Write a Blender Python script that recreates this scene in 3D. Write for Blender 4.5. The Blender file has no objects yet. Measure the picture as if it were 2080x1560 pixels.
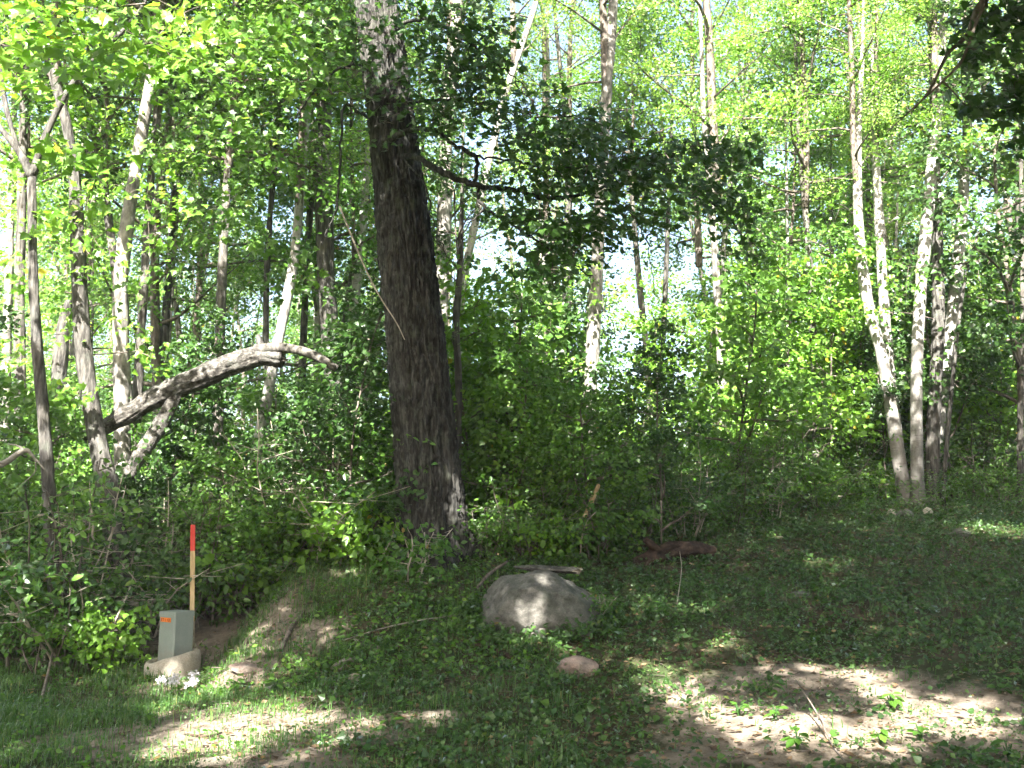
import bpy, math
import numpy as np
from mathutils import Vector, Matrix

# ------------------------------------------------------------------ camera, sky, sun, exposure
SC = bpy.context.scene
COL = SC.collection
F = 2041.0                                   # focal length in photo pixels (photo 2080 x 1560)
HOR = 1075.0                                 # photo row of the horizon
EYE = 1.6
PITCH = math.atan((HOR - 780.0) / F)
cam_d = bpy.data.cameras.new('camera')
cam = bpy.data.objects.new('camera', cam_d)
COL.objects.link(cam)
cam.location = (0, 0, EYE)
cam.rotation_euler = (math.pi / 2 + PITCH, 0, 0)
cam_d.sensor_width = 36
cam_d.lens = 36 * F / 2080
cam_d.clip_start = 0.05
cam_d.clip_end = 2000
SC.camera = cam

SUN_AZ = math.radians(12)                    # the sun stands behind the photographer, a little to the left
SUN_EL = math.radians(43)
SUN = np.array([-math.sin(SUN_AZ) * math.cos(SUN_EL), -math.cos(SUN_AZ) * math.cos(SUN_EL), math.sin(SUN_EL)])
world = bpy.data.worlds.new('World')
SC.world = world
world.use_nodes = True
wn = world.node_tree
bg = wn.nodes['Background']
sky = wn.nodes.new('ShaderNodeTexSky')
sky.sky_type = 'NISHITA'
sky.sun_disc = False
sky.sun_elevation = SUN_EL
sky.sun_rotation = math.atan2(SUN[0], SUN[1])
sky.air_density = 1.0
sky.dust_density = 5.0
wn.links.new(sky.outputs[0], bg.inputs[0])
bg.inputs[1].default_value = 0.075
sun_d = bpy.data.lights.new('sun', 'SUN')
sun_d.energy = 5.0
sun_d.angle = math.radians(0.53)
sun_d.color = (1.0, 0.965, 0.90)
sun = bpy.data.objects.new('sun', sun_d)
COL.objects.link(sun)
sun.rotation_euler = Vector((-SUN[0], -SUN[1], -SUN[2])).to_track_quat('-Z', 'Y').to_euler()
sun.location = (0, 0, 40)
SC.view_settings.view_transform = 'Standard'
SC.view_settings.look = 'None'
SC.view_settings.gamma = 1
SC.view_settings.exposure = 3.12
SC.render.engine = 'CYCLES'
cy = SC.cycles
cy.max_bounces = 5
cy.diffuse_bounces = 4
cy.glossy_bounces = 2
cy.transmission_bounces = 3
cy.sample_clamp_indirect = 6
cy.use_adaptive_sampling = True
cy.adaptive_threshold = 0.03
cy.use_denoising = True
cy.denoiser = 'OPENIMAGEDENOISE'

R = np.random.default_rng(7)

# ------------------------------------------------------------------ helpers
def at(px, py, Y):
    """World point seen at photo pixel (px, py) at depth Y (metres ahead of the camera)."""
    dx, dy = (px - 1040.0) / F, (780.0 - py) / F
    c, s = math.cos(PITCH), math.sin(PITCH)
    t = Y / (c - dy * s)
    return np.array([dx * t, Y, EYE + t * (s + dy * c)])

def project(P):
    P = np.atleast_2d(P)
    c, s = math.cos(PITCH), math.sin(PITCH)
    d = P - np.array([0, 0, EYE])
    depth = d[:, 1] * c + d[:, 2] * s
    up = -d[:, 1] * s + d[:, 2] * c
    depth = np.where(np.abs(depth) < 1e-3, 1e-3, depth)
    return 1040 + F * d[:, 0] / depth, 780 - F * up / depth, depth

def unit(v):
    return v / np.maximum(np.linalg.norm(v, axis=-1, keepdims=True), 1e-9)

def vnoise(P, seed=0, freq=1.0):
    """Smooth value noise in -1..1 for points (n,3)."""
    P = np.asarray(P, float) * freq + 37.3
    i = np.floor(P).astype(np.int64)
    f = P - i
    f = f * f * (3 - 2 * f)
    def h(a, b, c):
        n = (a * 374761393 + b * 668265263 + c * 2147483647 + seed * 974711) & 0xffffffff
        n = ((n ^ (n >> 13)) * 1274126177) & 0xffffffff
        n = n ^ (n >> 16)
        return (n & 0xffff) / 32767.5 - 1.0
    x, y, z = i[:, 0], i[:, 1], i[:, 2]
    fx, fy, fz = f[:, 0], f[:, 1], f[:, 2]
    def lx(b, c):
        return h(x, b, c) * (1 - fx) + h(x + 1, b, c) * fx
    return (lx(y, z) * (1 - fy) + lx(y + 1, z) * fy) * (1 - fz) + (lx(y, z + 1) * (1 - fy) + lx(y + 1, z + 1) * fy) * fz

def fbm(P, seed=0, freq=1.0, oct=3):
    s, a = 0, 1.0
    for k in range(oct):
        s = s + a * vnoise(P, seed + k * 11, freq * 2 ** k)
        a *= 0.5
    return s

def mesh(name, verts, faces, mat=None, smooth=False, tint=None, extra=None):
    """faces: list of int arrays (n,3) or (n,4)."""
    me = bpy.data.meshes.new(name)
    verts = np.asarray(verts, np.float32)
    faces = [np.asarray(f, np.int32) for f in faces if len(f)]
    me.vertices.add(len(verts))
    me.vertices.foreach_set('co', verts.ravel())
    loops = np.concatenate([f.ravel() for f in faces])
    tot = np.concatenate([np.full(len(f), f.shape[1], np.int32) for f in faces])
    start = np.concatenate([[0], np.cumsum(tot)[:-1]]).astype(np.int32)
    me.loops.add(len(loops))
    me.loops.foreach_set('vertex_index', loops)
    me.polygons.add(len(tot))
    me.polygons.foreach_set('loop_start', start)
    me.polygons.foreach_set('use_smooth', np.full(len(tot), bool(smooth)))
    if tint is not None:
        a = me.attributes.new('tint', 'FLOAT', 'POINT')
        a.data.foreach_set('value', np.asarray(tint, np.float32))
    if extra is not None:
        for k, v in extra.items():
            a = me.attributes.new(k, 'FLOAT', 'POINT')
            a.data.foreach_set('value', np.asarray(v, np.float32))
    if mat is not None:
        me.materials.append(mat)
    me.update(calc_edges=True)
    me.validate()
    return me

class MB:
    """Collects geometry that ends up as one mesh."""
    def __init__(self):
        self.v, self.q, self.t, self.n = [], [], [], 0
        self.tint = []
    def add(self, v, quads=None, tris=None, tint=None):
        v = np.asarray(v, float)
        if quads is not None and len(quads): self.q.append(np.asarray(quads) + self.n)
        if tris is not None and len(tris): self.t.append(np.asarray(tris) + self.n)
        self.v.append(v); self.n += len(v)
        self.tint.append(np.zeros(len(v)) if tint is None else np.asarray(tint))
        return self
    def tube(self, pts, rad, sides=8, rough=0.0, seed=0, caps=True, nfreq=3.0, ridge=0.0, zf=2.2):
        pts = np.asarray(pts, float); rad = np.broadcast_to(np.asarray(rad, float), (len(pts),))
        n = len(pts)
        tan = unit(np.gradient(pts, axis=0))
        ref = np.array([0.31, 0.95, 0.05]) if abs(tan[0][2]) > 0.6 else np.array([0.05, 0.1, 1.0])
        U = np.zeros_like(pts); W = np.zeros_like(pts)
        u = unit(np.cross(tan[0], ref))
        for i in range(n):
            u = unit(u - tan[i] * np.dot(u, tan[i])); U[i] = u; W[i] = np.cross(tan[i], u)
        a = np.arange(sides) / sides * 2 * np.pi
        ring = U[:, None, :] * np.cos(a)[None, :, None] + W[:, None, :] * np.sin(a)[None, :, None]
        r = np.repeat(rad[:, None], sides, 1)
        v = pts[:, None, :] + ring * r[..., None]
        if rough:
            nz = fbm(v.reshape(-1, 3) + seed * 3.7, seed, nfreq, 2).reshape(n, sides)
            v = pts[:, None, :] + ring * (r * (1 + rough * nz))[..., None]
        if ridge:                                  # furrowed or plated bark
            ln = np.concatenate([[0], np.cumsum(np.linalg.norm(np.diff(pts, axis=0), axis=1))])
            circ = np.maximum(rad, .03)[:, None] / .03
            A3 = np.stack([(np.cos(a)[None] * circ).ravel(), (np.sin(a)[None] * circ).ravel(), np.repeat(ln * zf, sides)], 1)
            A3 = A3 + .6 * fbm(A3 * .35, seed + 3, 1, 2)[:, None]
            h = (1 - 2.2 * np.abs(vnoise(A3 * .9, seed, 1))) * .7 + .5 * vnoise(A3 * np.array([1.8, 1.8, 3.5]), seed + 1, 1)
            v = v + ring * (h.reshape(n, sides) * ridge * np.minimum(1, rad / .05)[:, None])[..., None]
        v = v.reshape(-1, 3)
        i, j = np.meshgrid(np.arange(n - 1), np.arange(sides), indexing='ij')
        jn = (j + 1) % sides
        q = np.stack([i * sides + j, i * sides + jn, (i + 1) * sides + jn, (i + 1) * sides + j], -1).reshape(-1, 4)
        t = []
        if caps:
            v = np.vstack([v, pts[0], pts[-1]])
            k = n * sides
            jj = np.arange(sides)
            t = np.vstack([np.stack([np.full(sides, k), (jj + 1) % sides, jj], -1),
                           np.stack([np.full(sides, k + 1), (n - 1) * sides + jj, (n - 1) * sides + (jj + 1) % sides], -1)])
        return self.add(v, q, t)
    def box(self, c, size, rot=None):
        s = np.array(size) / 2
        v = np.array([[x, y, z] for x in (-1, 1) for y in (-1, 1) for z in (-1, 1)]) * s
        if rot is not None: v = v @ np.array(rot).T
        return self.add(v + np.array(c), [[0, 1, 3, 2], [4, 6, 7, 5], [0, 4, 5, 1], [2, 3, 7, 6], [0, 2, 6, 4], [1, 5, 7, 3]])
    def make(self, name, mat, smooth=False, origin=(0, 0, 0), tint=False):
        v = np.vstack(self.v) - np.array(origin)
        f = []
        if self.q: f.append(np.vstack(self.q))
        if self.t: f.append(np.vstack(self.t))
        return mesh(name, v, f, mat, smooth, np.concatenate(self.tint) if tint else None)

def catmull(pts, per=8):
    pts = np.asarray(pts, float)
    if len(pts) < 3: 
        t = np.linspace(0, 1, per * (len(pts) - 1) + 1)[:, None]
        return pts[0] * (1 - t) + pts[-1] * t
    P = np.vstack([2 * pts[0] - pts[1], pts, 2 * pts[-1] - pts[-2]])
    out = []
    for i in range(1, len(P) - 2):
        p0, p1, p2, p3 = P[i - 1], P[i], P[i + 1], P[i + 2]
        t = np.linspace(0, 1, per, endpoint=False)[:, None]
        out.append(0.5 * ((2 * p1) + (-p0 + p2) * t + (2 * p0 - 5 * p1 + 4 * p2 - p3) * t ** 2 + (-p0 + 3 * p1 - 3 * p2 + p3) * t ** 3))
    out.append(pts[-1][None])
    return np.vstack(out)

def obj(name, me, parent=None, loc=None):
    o = bpy.data.objects.new(name, me)
    COL.objects.link(o)
    if parent is not None: o.parent = parent
    if loc is not None: o.location = loc
    return o

def tag(o, label=None, cat=None, group=None, kind=None):
    if label: o['label'] = label
    if cat: o['category'] = cat
    if group: o['group'] = group
    if kind: o['kind'] = kind
    return o

def thing(name, loc, label, cat, group=None):
    return tag(obj(name, None, None, tuple(float(c) for c in loc)), label, cat, group)

# ------------------------------------------------------------------ materials
def newmat(name):
    m = bpy.data.materials.new(name)
    m.use_nodes = True
    nt = m.node_tree
    return m, nt, nt.nodes['Principled BSDF'], nt.nodes['Material Output']

def node(nt, typ, **kw):
    n = nt.nodes.new(typ)
    for k, v in kw.items(): setattr(n, k, v)
    return n

def ramp(nt, fac, stops):
    r = node(nt, 'ShaderNodeValToRGB')
    el = r.color_ramp.elements
    while len(el) < len(stops): el.new(0.5)
    for e, (p, c) in zip(el, stops):
        e.position = p; e.color = (*c, 1)
    nt.links.new(fac, r.inputs[0])
    return r.outputs[0]

def noise(nt, scale, detail=4, rough=0.6, mapscale=(1, 1, 1), coord='Object'):
    tc = node(nt, 'ShaderNodeTexCoord')
    mp = node(nt, 'ShaderNodeMapping')
    mp.inputs['Scale'].default_value = mapscale
    nt.links.new(tc.outputs[coord], mp.inputs[0])
    n = node(nt, 'ShaderNodeTexNoise')
    n.inputs['Scale'].default_value = scale
    n.inputs['Detail'].default_value = detail
    n.inputs['Roughness'].default_value = rough
    nt.links.new(mp.outputs[0], n.inputs['Vector'])
    return n.outputs['Fac']

def mixc(nt, fac, a, b, mode='MIX'):
    m = node(nt, 'ShaderNodeMix', data_type='RGBA', blend_type=mode)
    if isinstance(fac, float): m.inputs[0].default_value = fac
    else: nt.links.new(fac, m.inputs[0])
    for i, x in ((6, a), (7, b)):
        if isinstance(x, tuple): m.inputs[i].default_value = (*x, 1)
        else: nt.links.new(x, m.inputs[i])
    return m.outputs[2]

def bump(nt, h, bs, strength=0.5, dist=0.02):
    b = node(nt, 'ShaderNodeBump')
    b.inputs['Strength'].default_value = strength
    b.inputs['Distance'].default_value = dist
    nt.links.new(h, b.inputs['Height'])
    nt.links.new(b.outputs[0], bs.inputs['Normal'])

def leaf_mat(name, stops, trans=0.42, tcol=1.65, rough=0.38, spec=0.45, alb=0.86, sat=(0.92, 1.03, 0.78)):
    m, nt, bs, out = newmat(name)
    at_ = node(nt, 'ShaderNodeAttribute', attribute_name='tint')
    c = ramp(nt, at_.outputs['Fac'], [(p, (col[0] * alb * sat[0], col[1] * alb * sat[1], col[2] * alb * sat[2])) for p, col in stops])
    nt.nodes.remove(bs)
    df = node(nt, 'ShaderNodeBsdfDiffuse')
    nt.links.new(c, df.inputs[0])
    tr = node(nt, 'ShaderNodeBsdfTranslucent')
    tc = mixc(nt, 1.0, c, (tcol, tcol * 1.0, tcol * 0.55), 'MULTIPLY')
    nt.links.new(tc, tr.inputs[0])
    mx = node(nt, 'ShaderNodeMixShader')
    mx.inputs[0].default_value = trans
    nt.links.new(df.outputs[0], mx.inputs[1])
    nt.links.new(tr.outputs[0], mx.inputs[2])
    gl = node(nt, 'ShaderNodeBsdfGlossy')
    gl.inputs['Roughness'].default_value = rough
    lw = node(nt, 'ShaderNodeLayerWeight')
    lw.inputs[0].default_value = 0.25
    mu = node(nt, 'ShaderNodeMath', operation='MULTIPLY_ADD')
    nt.links.new(lw.outputs['Fresnel'], mu.inputs[0]); mu.inputs[1].default_value = spec * 0.5; mu.inputs[2].default_value = spec * 0.06
    m2 = node(nt, 'ShaderNodeMixShader')
    nt.links.new(mu.outputs[0], m2.inputs[0])
    nt.links.new(mx.outputs[0], m2.inputs[1])
    nt.links.new(gl.outputs[0], m2.inputs[2])
    nt.links.new(m2.outputs[0], out.inputs[0])
    return m

M = {}
M['leaf_maple'] = leaf_mat('leaf_maple', alb=1.25, stops=[(0, (0.075, 0.15, 0.022)), (0.45, (0.12, 0.215, 0.03)), (0.8, (0.17, 0.275, 0.042)), (0.965, (0.23, 0.31, 0.06)), (0.99, (0.42, 0.30, 0.04))])
M['leaf_mid'] = leaf_mat('leaf_mid', alb=1.05, stops=[(0, (0.06, 0.125, 0.025)), (0.5, (0.10, 0.185, 0.035)), (0.9, (0.15, 0.245, 0.05)), (1, (0.22, 0.28, 0.06))])
M['leaf_oak'] = leaf_mat('leaf_oak', [(0, (0.04, 0.095, 0.025)), (0.6, (0.06, 0.13, 0.028)), (1, (0.09, 0.17, 0.03))], trans=0.28, spec=0.5)
M['leaf_pale'] = leaf_mat('leaf_pale', alb=1.4, stops=[(0, (0.10, 0.17, 0.04)), (0.5, (0.16, 0.235, 0.06)), (0.93, (0.22, 0.285, 0.085)), (1, (0.34, 0.30, 0.07))], trans=0.44)
M['leaf_shrub'] = leaf_mat('leaf_shrub', [(0, (0.05, 0.115, 0.022)), (0.5, (0.085, 0.18, 0.03)), (0.9, (0.14, 0.25, 0.042)), (0.97, (0.20, 0.27, 0.06)), (1, (0.30, 0.19, 0.07))])
M['leaf_weed'] = leaf_mat('leaf_weed', [(0, (0.04, 0.08, 0.028)), (0.5, (0.066, 0.125, 0.038)), (0.9, (0.105, 0.175, 0.05)), (0.97, (0.17, 0.19, 0.07)), (1, (0.26, 0.17, 0.08))], trans=.28)
M['leaf_dark'] = leaf_mat('leaf_dark', [(0, (0.03, 0.07, 0.02)), (0.6, (0.05, 0.105, 0.026)), (1, (0.085, 0.15, 0.035))], trans=0.3)
M['grass'] = leaf_mat('grass', [(0, (0.05, 0.11, 0.035)), (0.5, (0.085, 0.16, 0.05)), (0.85, (0.14, 0.21, 0.07)), (1, (0.30, 0.27, 0.14))], trans=0.3, spec=0.3)
M['litter'] = leaf_mat('litter', sat=(1, 1, 1), stops=[(0, (0.07, 0.045, 0.028)), (0.4, (0.14, 0.09, 0.05)), (0.75, (0.25, 0.16, 0.09)), (1, (0.36, 0.25, 0.15))], trans=0.1, tcol=1.0, rough=0.7, spec=0.2)
M['aster'] = leaf_mat('aster', sat=(1, 1, 1), stops=[(0, (0.62, 0.58, 0.66)), (1, (0.80, 0.78, 0.80))], trans=0.25, tcol=1.0)
M['leaf_white'] = leaf_mat('leaf_white', sat=(1, 1, 1), stops=[(0, (0.6, 0.62, 0.6)), (1, (0.8, 0.8, 0.76))], trans=0.2, tcol=1.0)

def bark(name, dark, mid, light, sc=(1, 1, 0.18), scale=14, lichen=None, bstr=0.7, bd=0.02):
    m, nt, bs, out = newmat(name)
    n1 = noise(nt, scale, 6, 0.65, sc)
    n2 = noise(nt, 2.2, 4, 0.6)
    c = ramp(nt, n1, [(0.36, dark), (0.5, mid), (0.64, light)])
    c = mixc(nt, ramp(nt, n2, [(0.4, (0, 0, 0)), (0.65, (0.6, 0.6, 0.6))]), c, mixc(nt, 1.0, c, (1.35, 1.3, 1.2), 'MULTIPLY'))
    if lichen:
        n3 = noise(nt, 5.0, 6, 0.7)
        c = mixc(nt, ramp(nt, n3, [(0.54, (0, 0, 0)), (0.66, (0.5, 0.5, 0.5))]), c, lichen)
    nt.links.new(c, bs.inputs['Base Color'])
    bs.inputs['Roughness'].default_value = 0.9
    bs.inputs['Specular IOR Level'].default_value = 0.15
    bump(nt, n1, bs, bstr, bd)
    return m

M['bark_oak'] = bark('bark_oak', (0.010, 0.0098, 0.009), (0.032, 0.031, 0.0285), (0.080, 0.078, 0.072), (1, 1, 0.13), 30, (0.085, 0.095, 0.068), 0.6, 0.012)
M['bark_grey'] = bark('bark_grey', (0.025, 0.023, 0.021), (0.07, 0.066, 0.06), (0.13, 0.123, 0.112), (1, 1, 0.22), 20, (0.12, 0.13, 0.105), 1.0, 0.03)
M['bark_brown'] = bark('bark_brown', (0.035, 0.032, 0.028), (0.08, 0.074, 0.066), (0.14, 0.13, 0.115), (1, 1, 0.2), 16, (0.16, 0.17, 0.13))
M['bark_aspen'] = bark('bark_aspen', (0.07, 0.065, 0.057), (0.175, 0.164, 0.147), (0.28, 0.265, 0.24), (1, 1, 0.4), 12, (0.15, 0.145, 0.12), 0.6)
M['bark_log'] = bark('bark_log', (0.025, 0.023, 0.02), (0.065, 0.061, 0.055), (0.14, 0.132, 0.12), (1, 1, 1), 19, (0.15, 0.152, 0.132), 1.0, 0.03)
M['wood_dead'] = bark('wood_dead', (0.09, 0.08, 0.068), (0.19, 0.172, 0.15), (0.31, 0.285, 0.25), (0.25, 0.25, 1), 18)
M['wood_rotten'] = bark('wood_rotten', (0.012, 0.009, 0.007), (0.032, 0.021, 0.016), (0.075, 0.05, 0.037), (1, 1, 1), 10)
M['twig'] = bark('twig', (0.06, 0.05, 0.042), (0.12, 0.10, 0.085), (0.19, 0.165, 0.14), (1, 1, 0.4), 12)
M['twig_pale'] = bark('twig_pale', (0.20, 0.17, 0.14), (0.36, 0.31, 0.26), (0.5, 0.45, 0.38), (1, 1, 0.4), 12)

def birch_mat():
    m, nt, bs, out = newmat('bark_birch')
    n1 = noise(nt, 5, 5, 0.7, (0.7, 0.7, 5.5))
    n2 = noise(nt, 3.5, 5, 0.65)
    n3 = noise(nt, 30, 3, 0.6, (1, 1, 0.4))
    c = ramp(nt, n3, [(0.3, (0.20, 0.19, 0.17)), (0.7, (0.38, 0.365, 0.335))])
    c = mixc(nt, ramp(nt, n2, [(0.52, (0, 0, 0)), (0.64, (0.7, 0.7, 0.7))]), c, (0.15, 0.13, 0.11))
    c = mixc(nt, ramp(nt, n1, [(0.56, (0, 0, 0)), (0.66, (0.9, 0.9, 0.9))]), c, (0.10, 0.085, 0.075))
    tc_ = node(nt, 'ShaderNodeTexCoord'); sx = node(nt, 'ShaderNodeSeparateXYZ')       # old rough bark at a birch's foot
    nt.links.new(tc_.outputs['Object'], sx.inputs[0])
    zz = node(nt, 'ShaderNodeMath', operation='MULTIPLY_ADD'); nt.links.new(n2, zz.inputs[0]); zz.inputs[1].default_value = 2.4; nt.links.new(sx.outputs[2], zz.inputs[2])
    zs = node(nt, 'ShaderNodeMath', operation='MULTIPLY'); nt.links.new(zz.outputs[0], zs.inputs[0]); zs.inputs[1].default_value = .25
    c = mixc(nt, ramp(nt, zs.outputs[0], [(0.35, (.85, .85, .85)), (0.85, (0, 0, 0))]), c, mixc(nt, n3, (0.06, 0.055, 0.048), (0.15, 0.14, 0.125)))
    nt.links.new(c, bs.inputs['Base Color'])
    bs.inputs['Roughness'].default_value = 0.7
    bs.inputs['Specular IOR Level'].default_value = 0.2
    bump(nt, n1, bs, 0.35, 0.01)
    return m
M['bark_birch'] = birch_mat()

def ground_mat():
    m, nt, bs, out = newmat('soil')
    a = node(nt, 'ShaderNodeAttribute', attribute_name='sand')
    n1 = noise(nt, 7, 8, 0.7)
    n2 = noise(nt, 60, 5, 0.7)
    n3 = noise(nt, 1.6, 5, 0.6)
    sand = ramp(nt, n1, [(0.3, (0.14, 0.112, 0.086)), (0.5, (0.27, 0.222, 0.175)), (0.68, (0.38, 0.318, 0.255))])
    humus = ramp(nt, n1, [(0.3, (0.035, 0.027, 0.018)), (0.55, (0.085, 0.062, 0.04)), (0.75, (0.15, 0.11, 0.07))])
    sand = mixc(nt, n2, sand, mixc(nt, 1.0, sand, (0.6, 0.57, 0.53), 'MULTIPLY'))
    moss = mixc(nt, ramp(nt, n3, [(0.38, (0, 0, 0)), (0.6, (0.8, 0.8, 0.8))]), humus, (0.04, 0.066, 0.022))
    mth = node(nt, 'ShaderNodeMath', operation='ADD')
    nt.links.new(a.outputs['Fac'], mth.inputs[0])
    nm = node(nt, 'ShaderNodeMath', operation='MULTIPLY_ADD')
    nt.links.new(n1, nm.inputs[0]); nm.inputs[1].default_value = 0.9; nm.inputs[2].default_value = -0.45
    nt.links.new(nm.outputs[0], mth.inputs[1])
    c = mixc(nt, ramp(nt, mth.outputs[0], [(0.35, (0, 0, 0)), (0.6, (1, 1, 1))]), moss, sand)
    nt.links.new(c, bs.inputs['Base Color'])
    bs.inputs['Roughness'].default_value = 0.95
    bs.inputs['Specular IOR Level'].default_value = 0.1
    ad = node(nt, 'ShaderNodeMath', operation='ADD')
    nt.links.new(n1, ad.inputs[0]); nt.links.new(n2, ad.inputs[1])
    bump(nt, ad.outputs[0], bs, 0.8, 0.03)
    return m
M['soil'] = ground_mat()

def stone(name, a, b, c_, lichen, scale=9):
    m, nt, bs, out = newmat(name)
    n1 = noise(nt, scale, 8, 0.7)
    n2 = noise(nt, 90, 4, 0.7)
    n3 = noise(nt, 3, 6, 0.65)
    c = ramp(nt, n1, [(0.3, a), (0.5, b), (0.72, c_)])
    c = mixc(nt, ramp(nt, n3, [(0.5, (0, 0, 0)), (0.62, (0.7, 0.7, 0.7))]), c, lichen)
    c = mixc(nt, 0.35, c, mixc(nt, 1.0, c, ramp(nt, n2, [(0.35, (0.3, 0.3, 0.3)), (0.65, (1.5, 1.5, 1.5))]), 'MULTIPLY'))
    nt.links.new(c, bs.inputs['Base Color'])
    bs.inputs['Roughness'].default_value = 0.9
    bs.inputs['Specular IOR Level'].default_value = 0.2
    ad = node(nt, 'ShaderNodeMath', operation='MULTIPLY_ADD')
    nt.links.new(n2, ad.inputs[0]); ad.inputs[1].default_value = 0.4; nt.links.new(n1, ad.inputs[2])
    bump(nt, ad.outputs[0], bs, 1.0, 0.04)
    return m
M['stone_grey'] = stone('stone_grey', (0.065, 0.061, 0.052), (0.155, 0.146, 0.127), (0.27, 0.255, 0.225), (0.085, 0.093, 0.07))
M['stone_pink'] = stone('stone_pink', (0.18, 0.13, 0.105), (0.28, 0.205, 0.17), (0.36, 0.28, 0.23), (0.20, 0.17, 0.14))
M['stone_tan'] = stone('stone_tan', (0.27, 0.22, 0.16), (0.40, 0.34, 0.26), (0.50, 0.44, 0.35), (0.34, 0.30, 0.23))
M['concrete'] = stone('concrete', (0.36, 0.31, 0.25), (0.48, 0.43, 0.35), (0.56, 0.51, 0.43), (0.40, 0.35, 0.28), 5)

def paint(name, col, rough=0.5, dirt=(0.2, 0.18, 0.14), amt=0.35, scale=8, ms=(1, 1, 1)):
    m, nt, bs, out = newmat(name)
    n = noise(nt, scale, 6, 0.7, ms)
    c = mixc(nt, ramp(nt, n, [(0.45, (0, 0, 0)), (0.75, (amt, amt, amt))]), col, dirt)
    nt.links.new(c, bs.inputs['Base Color'])
    bs.inputs['Roughness'].default_value = rough
    bump(nt, n, bs, 0.1, 0.004)
    return m
M['green_steel'] = paint('green_steel', (0.20, 0.235, 0.212), 0.55, (0.30, 0.32, 0.28), 0.4)
def add_mud(m, h):
    nt = m.node_tree; bs = nt.nodes['Principled BSDF']
    src = bs.inputs['Base Color'].links[0].from_socket
    tc_ = node(nt, 'ShaderNodeTexCoord'); sx = node(nt, 'ShaderNodeSeparateXYZ'); nt.links.new(tc_.outputs['Object'], sx.inputs[0])
    nz = noise(nt, 14, 6, .75)
    a = node(nt, 'ShaderNodeMath', operation='MULTIPLY_ADD'); nt.links.new(nz, a.inputs[0]); a.inputs[1].default_value = h; nt.links.new(sx.outputs[2], a.inputs[2])
    nt.links.new(mixc(nt, ramp(nt, a.outputs[0], [(h * .85, (.75, .75, .75)), (min(1, h * 1.5), (0, 0, 0))]), src, (0.17, 0.14, 0.11)), bs.inputs['Base Color'])
add_mud(M['green_steel'], .34)
M['red_paint'] = paint('red_paint', (0.62, 0.045, 0.035), 0.7, (0.30, 0.07, 0.045), 0.8, 22, (1, 1, .3))
M['lath'] = bark('lath', (0.34, 0.24, 0.13), (0.46, 0.34, 0.19), (0.55, 0.42, 0.26), (1, 1, 0.06), 40, None, 0.3)
M['tag_orange'] = paint('tag_orange', (0.75, 0.17, 0.015), 0.5, (0.6, 0.25, 0.02), 0.4)
M['ink'] = paint('ink', (0.02, 0.015, 0.012), 0.6, (0.03, 0.02, 0.02), 0.2)

# ------------------------------------------------------------------ terrain
_KY = np.array([-60, 0, 6, 8, 9.5, 11, 12.3, 14, 17, 22, 40, 90, 900.0])
_KX = np.array([-14, -4.6, -3.4, -2.4, -1.0, 0.3, 2, 5, 14])
_KZ = np.array([
    [0, 0, 0, 0, 0, .05, .25, .55, .8, 1.0, 1.2, 1.0, 1.0],
    [0, 0, 0, 0, 0, .06, .3, .65, .85, 1.0, 1.2, 1.0, 1.0],
    [0, 0, 0, 0, 0, .03, .45, .8, .95, 1.1, 1.2, 1.0, 1.0],
    [0, 0, 0, .05, .15, .65, 1.12, 1.15, 1.2, 1.2, 1.3, 1.0, 1.0],
    [0, 0, 0, .10, .30, .88, 1.28, 1.3, 1.3, 1.3, 1.3, 1.0, 1.0],
    [0, 0, .02, .15, .35, .75, 1.15, 1.3, 1.45, 1.4, 1.3, 1.0, 1.0],
    [0, 0, .05, .28, .52, .85, 1.15, 1.45, 1.75, 1.7, 1.5, 1.0, 1.0],
    [0, 0, .08, .33, .62, .92, 1.22, 1.6, 2.0, 2.0, 1.8, 1.0, 1.0],
    [0, 0, .10, .38, .68, .98, 1.28, 1.68, 2.1, 2.1, 1.9, 1.0, 1.0]])
def ground_z(x, y):
    x = np.asarray(x, float); y = np.asarray(y, float)
    xs, ys = np.broadcast_arrays(x, y)
    sh = xs.shape; xs = xs.ravel(); ys = ys.ravel()
    cols = np.stack([np.interp(ys, _KY, _KZ[k]) for k in range(len(_KX))], 0)
    xi = np.clip(np.searchsorted(_KX, xs) - 1, 0, len(_KX) - 2)
    f = np.clip((xs - _KX[xi]) / (_KX[xi + 1] - _KX[xi]), 0, 1)
    f = f * f * (3 - 2 * f)
    idx = np.arange(len(xs))
    z = cols[xi, idx] * (1 - f) + cols[xi + 1, idx] * f
    P = np.stack([xs, ys, np.zeros_like(xs)], 1)
    z = z + 0.045 * fbm(P, 3, 0.9, 3) + 0.016 * fbm(P, 5, 4.0, 3)
    return z.reshape(sh)

def gz(x, y): return float(ground_z(np.array([x]), np.array([y]))[0])

def gpix(px, py):
    """Ground point seen at photo pixel."""
    a, b = at(px, py, 2.0), at(px, py, 4.0)
    d = (b - a) / 2.0
    Y = np.linspace(3, 40, 1500)
    P = a[None] + d[None] * (Y - 2.0)[:, None]
    h = P[:, 2] - ground_z(P[:, 0], P[:, 1])
    k = np.argmax(h < 0) if (h < 0).any() else len(Y) - 1
    return np.array([P[k, 0], P[k, 1], gz(P[k, 0], P[k, 1])])

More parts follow.
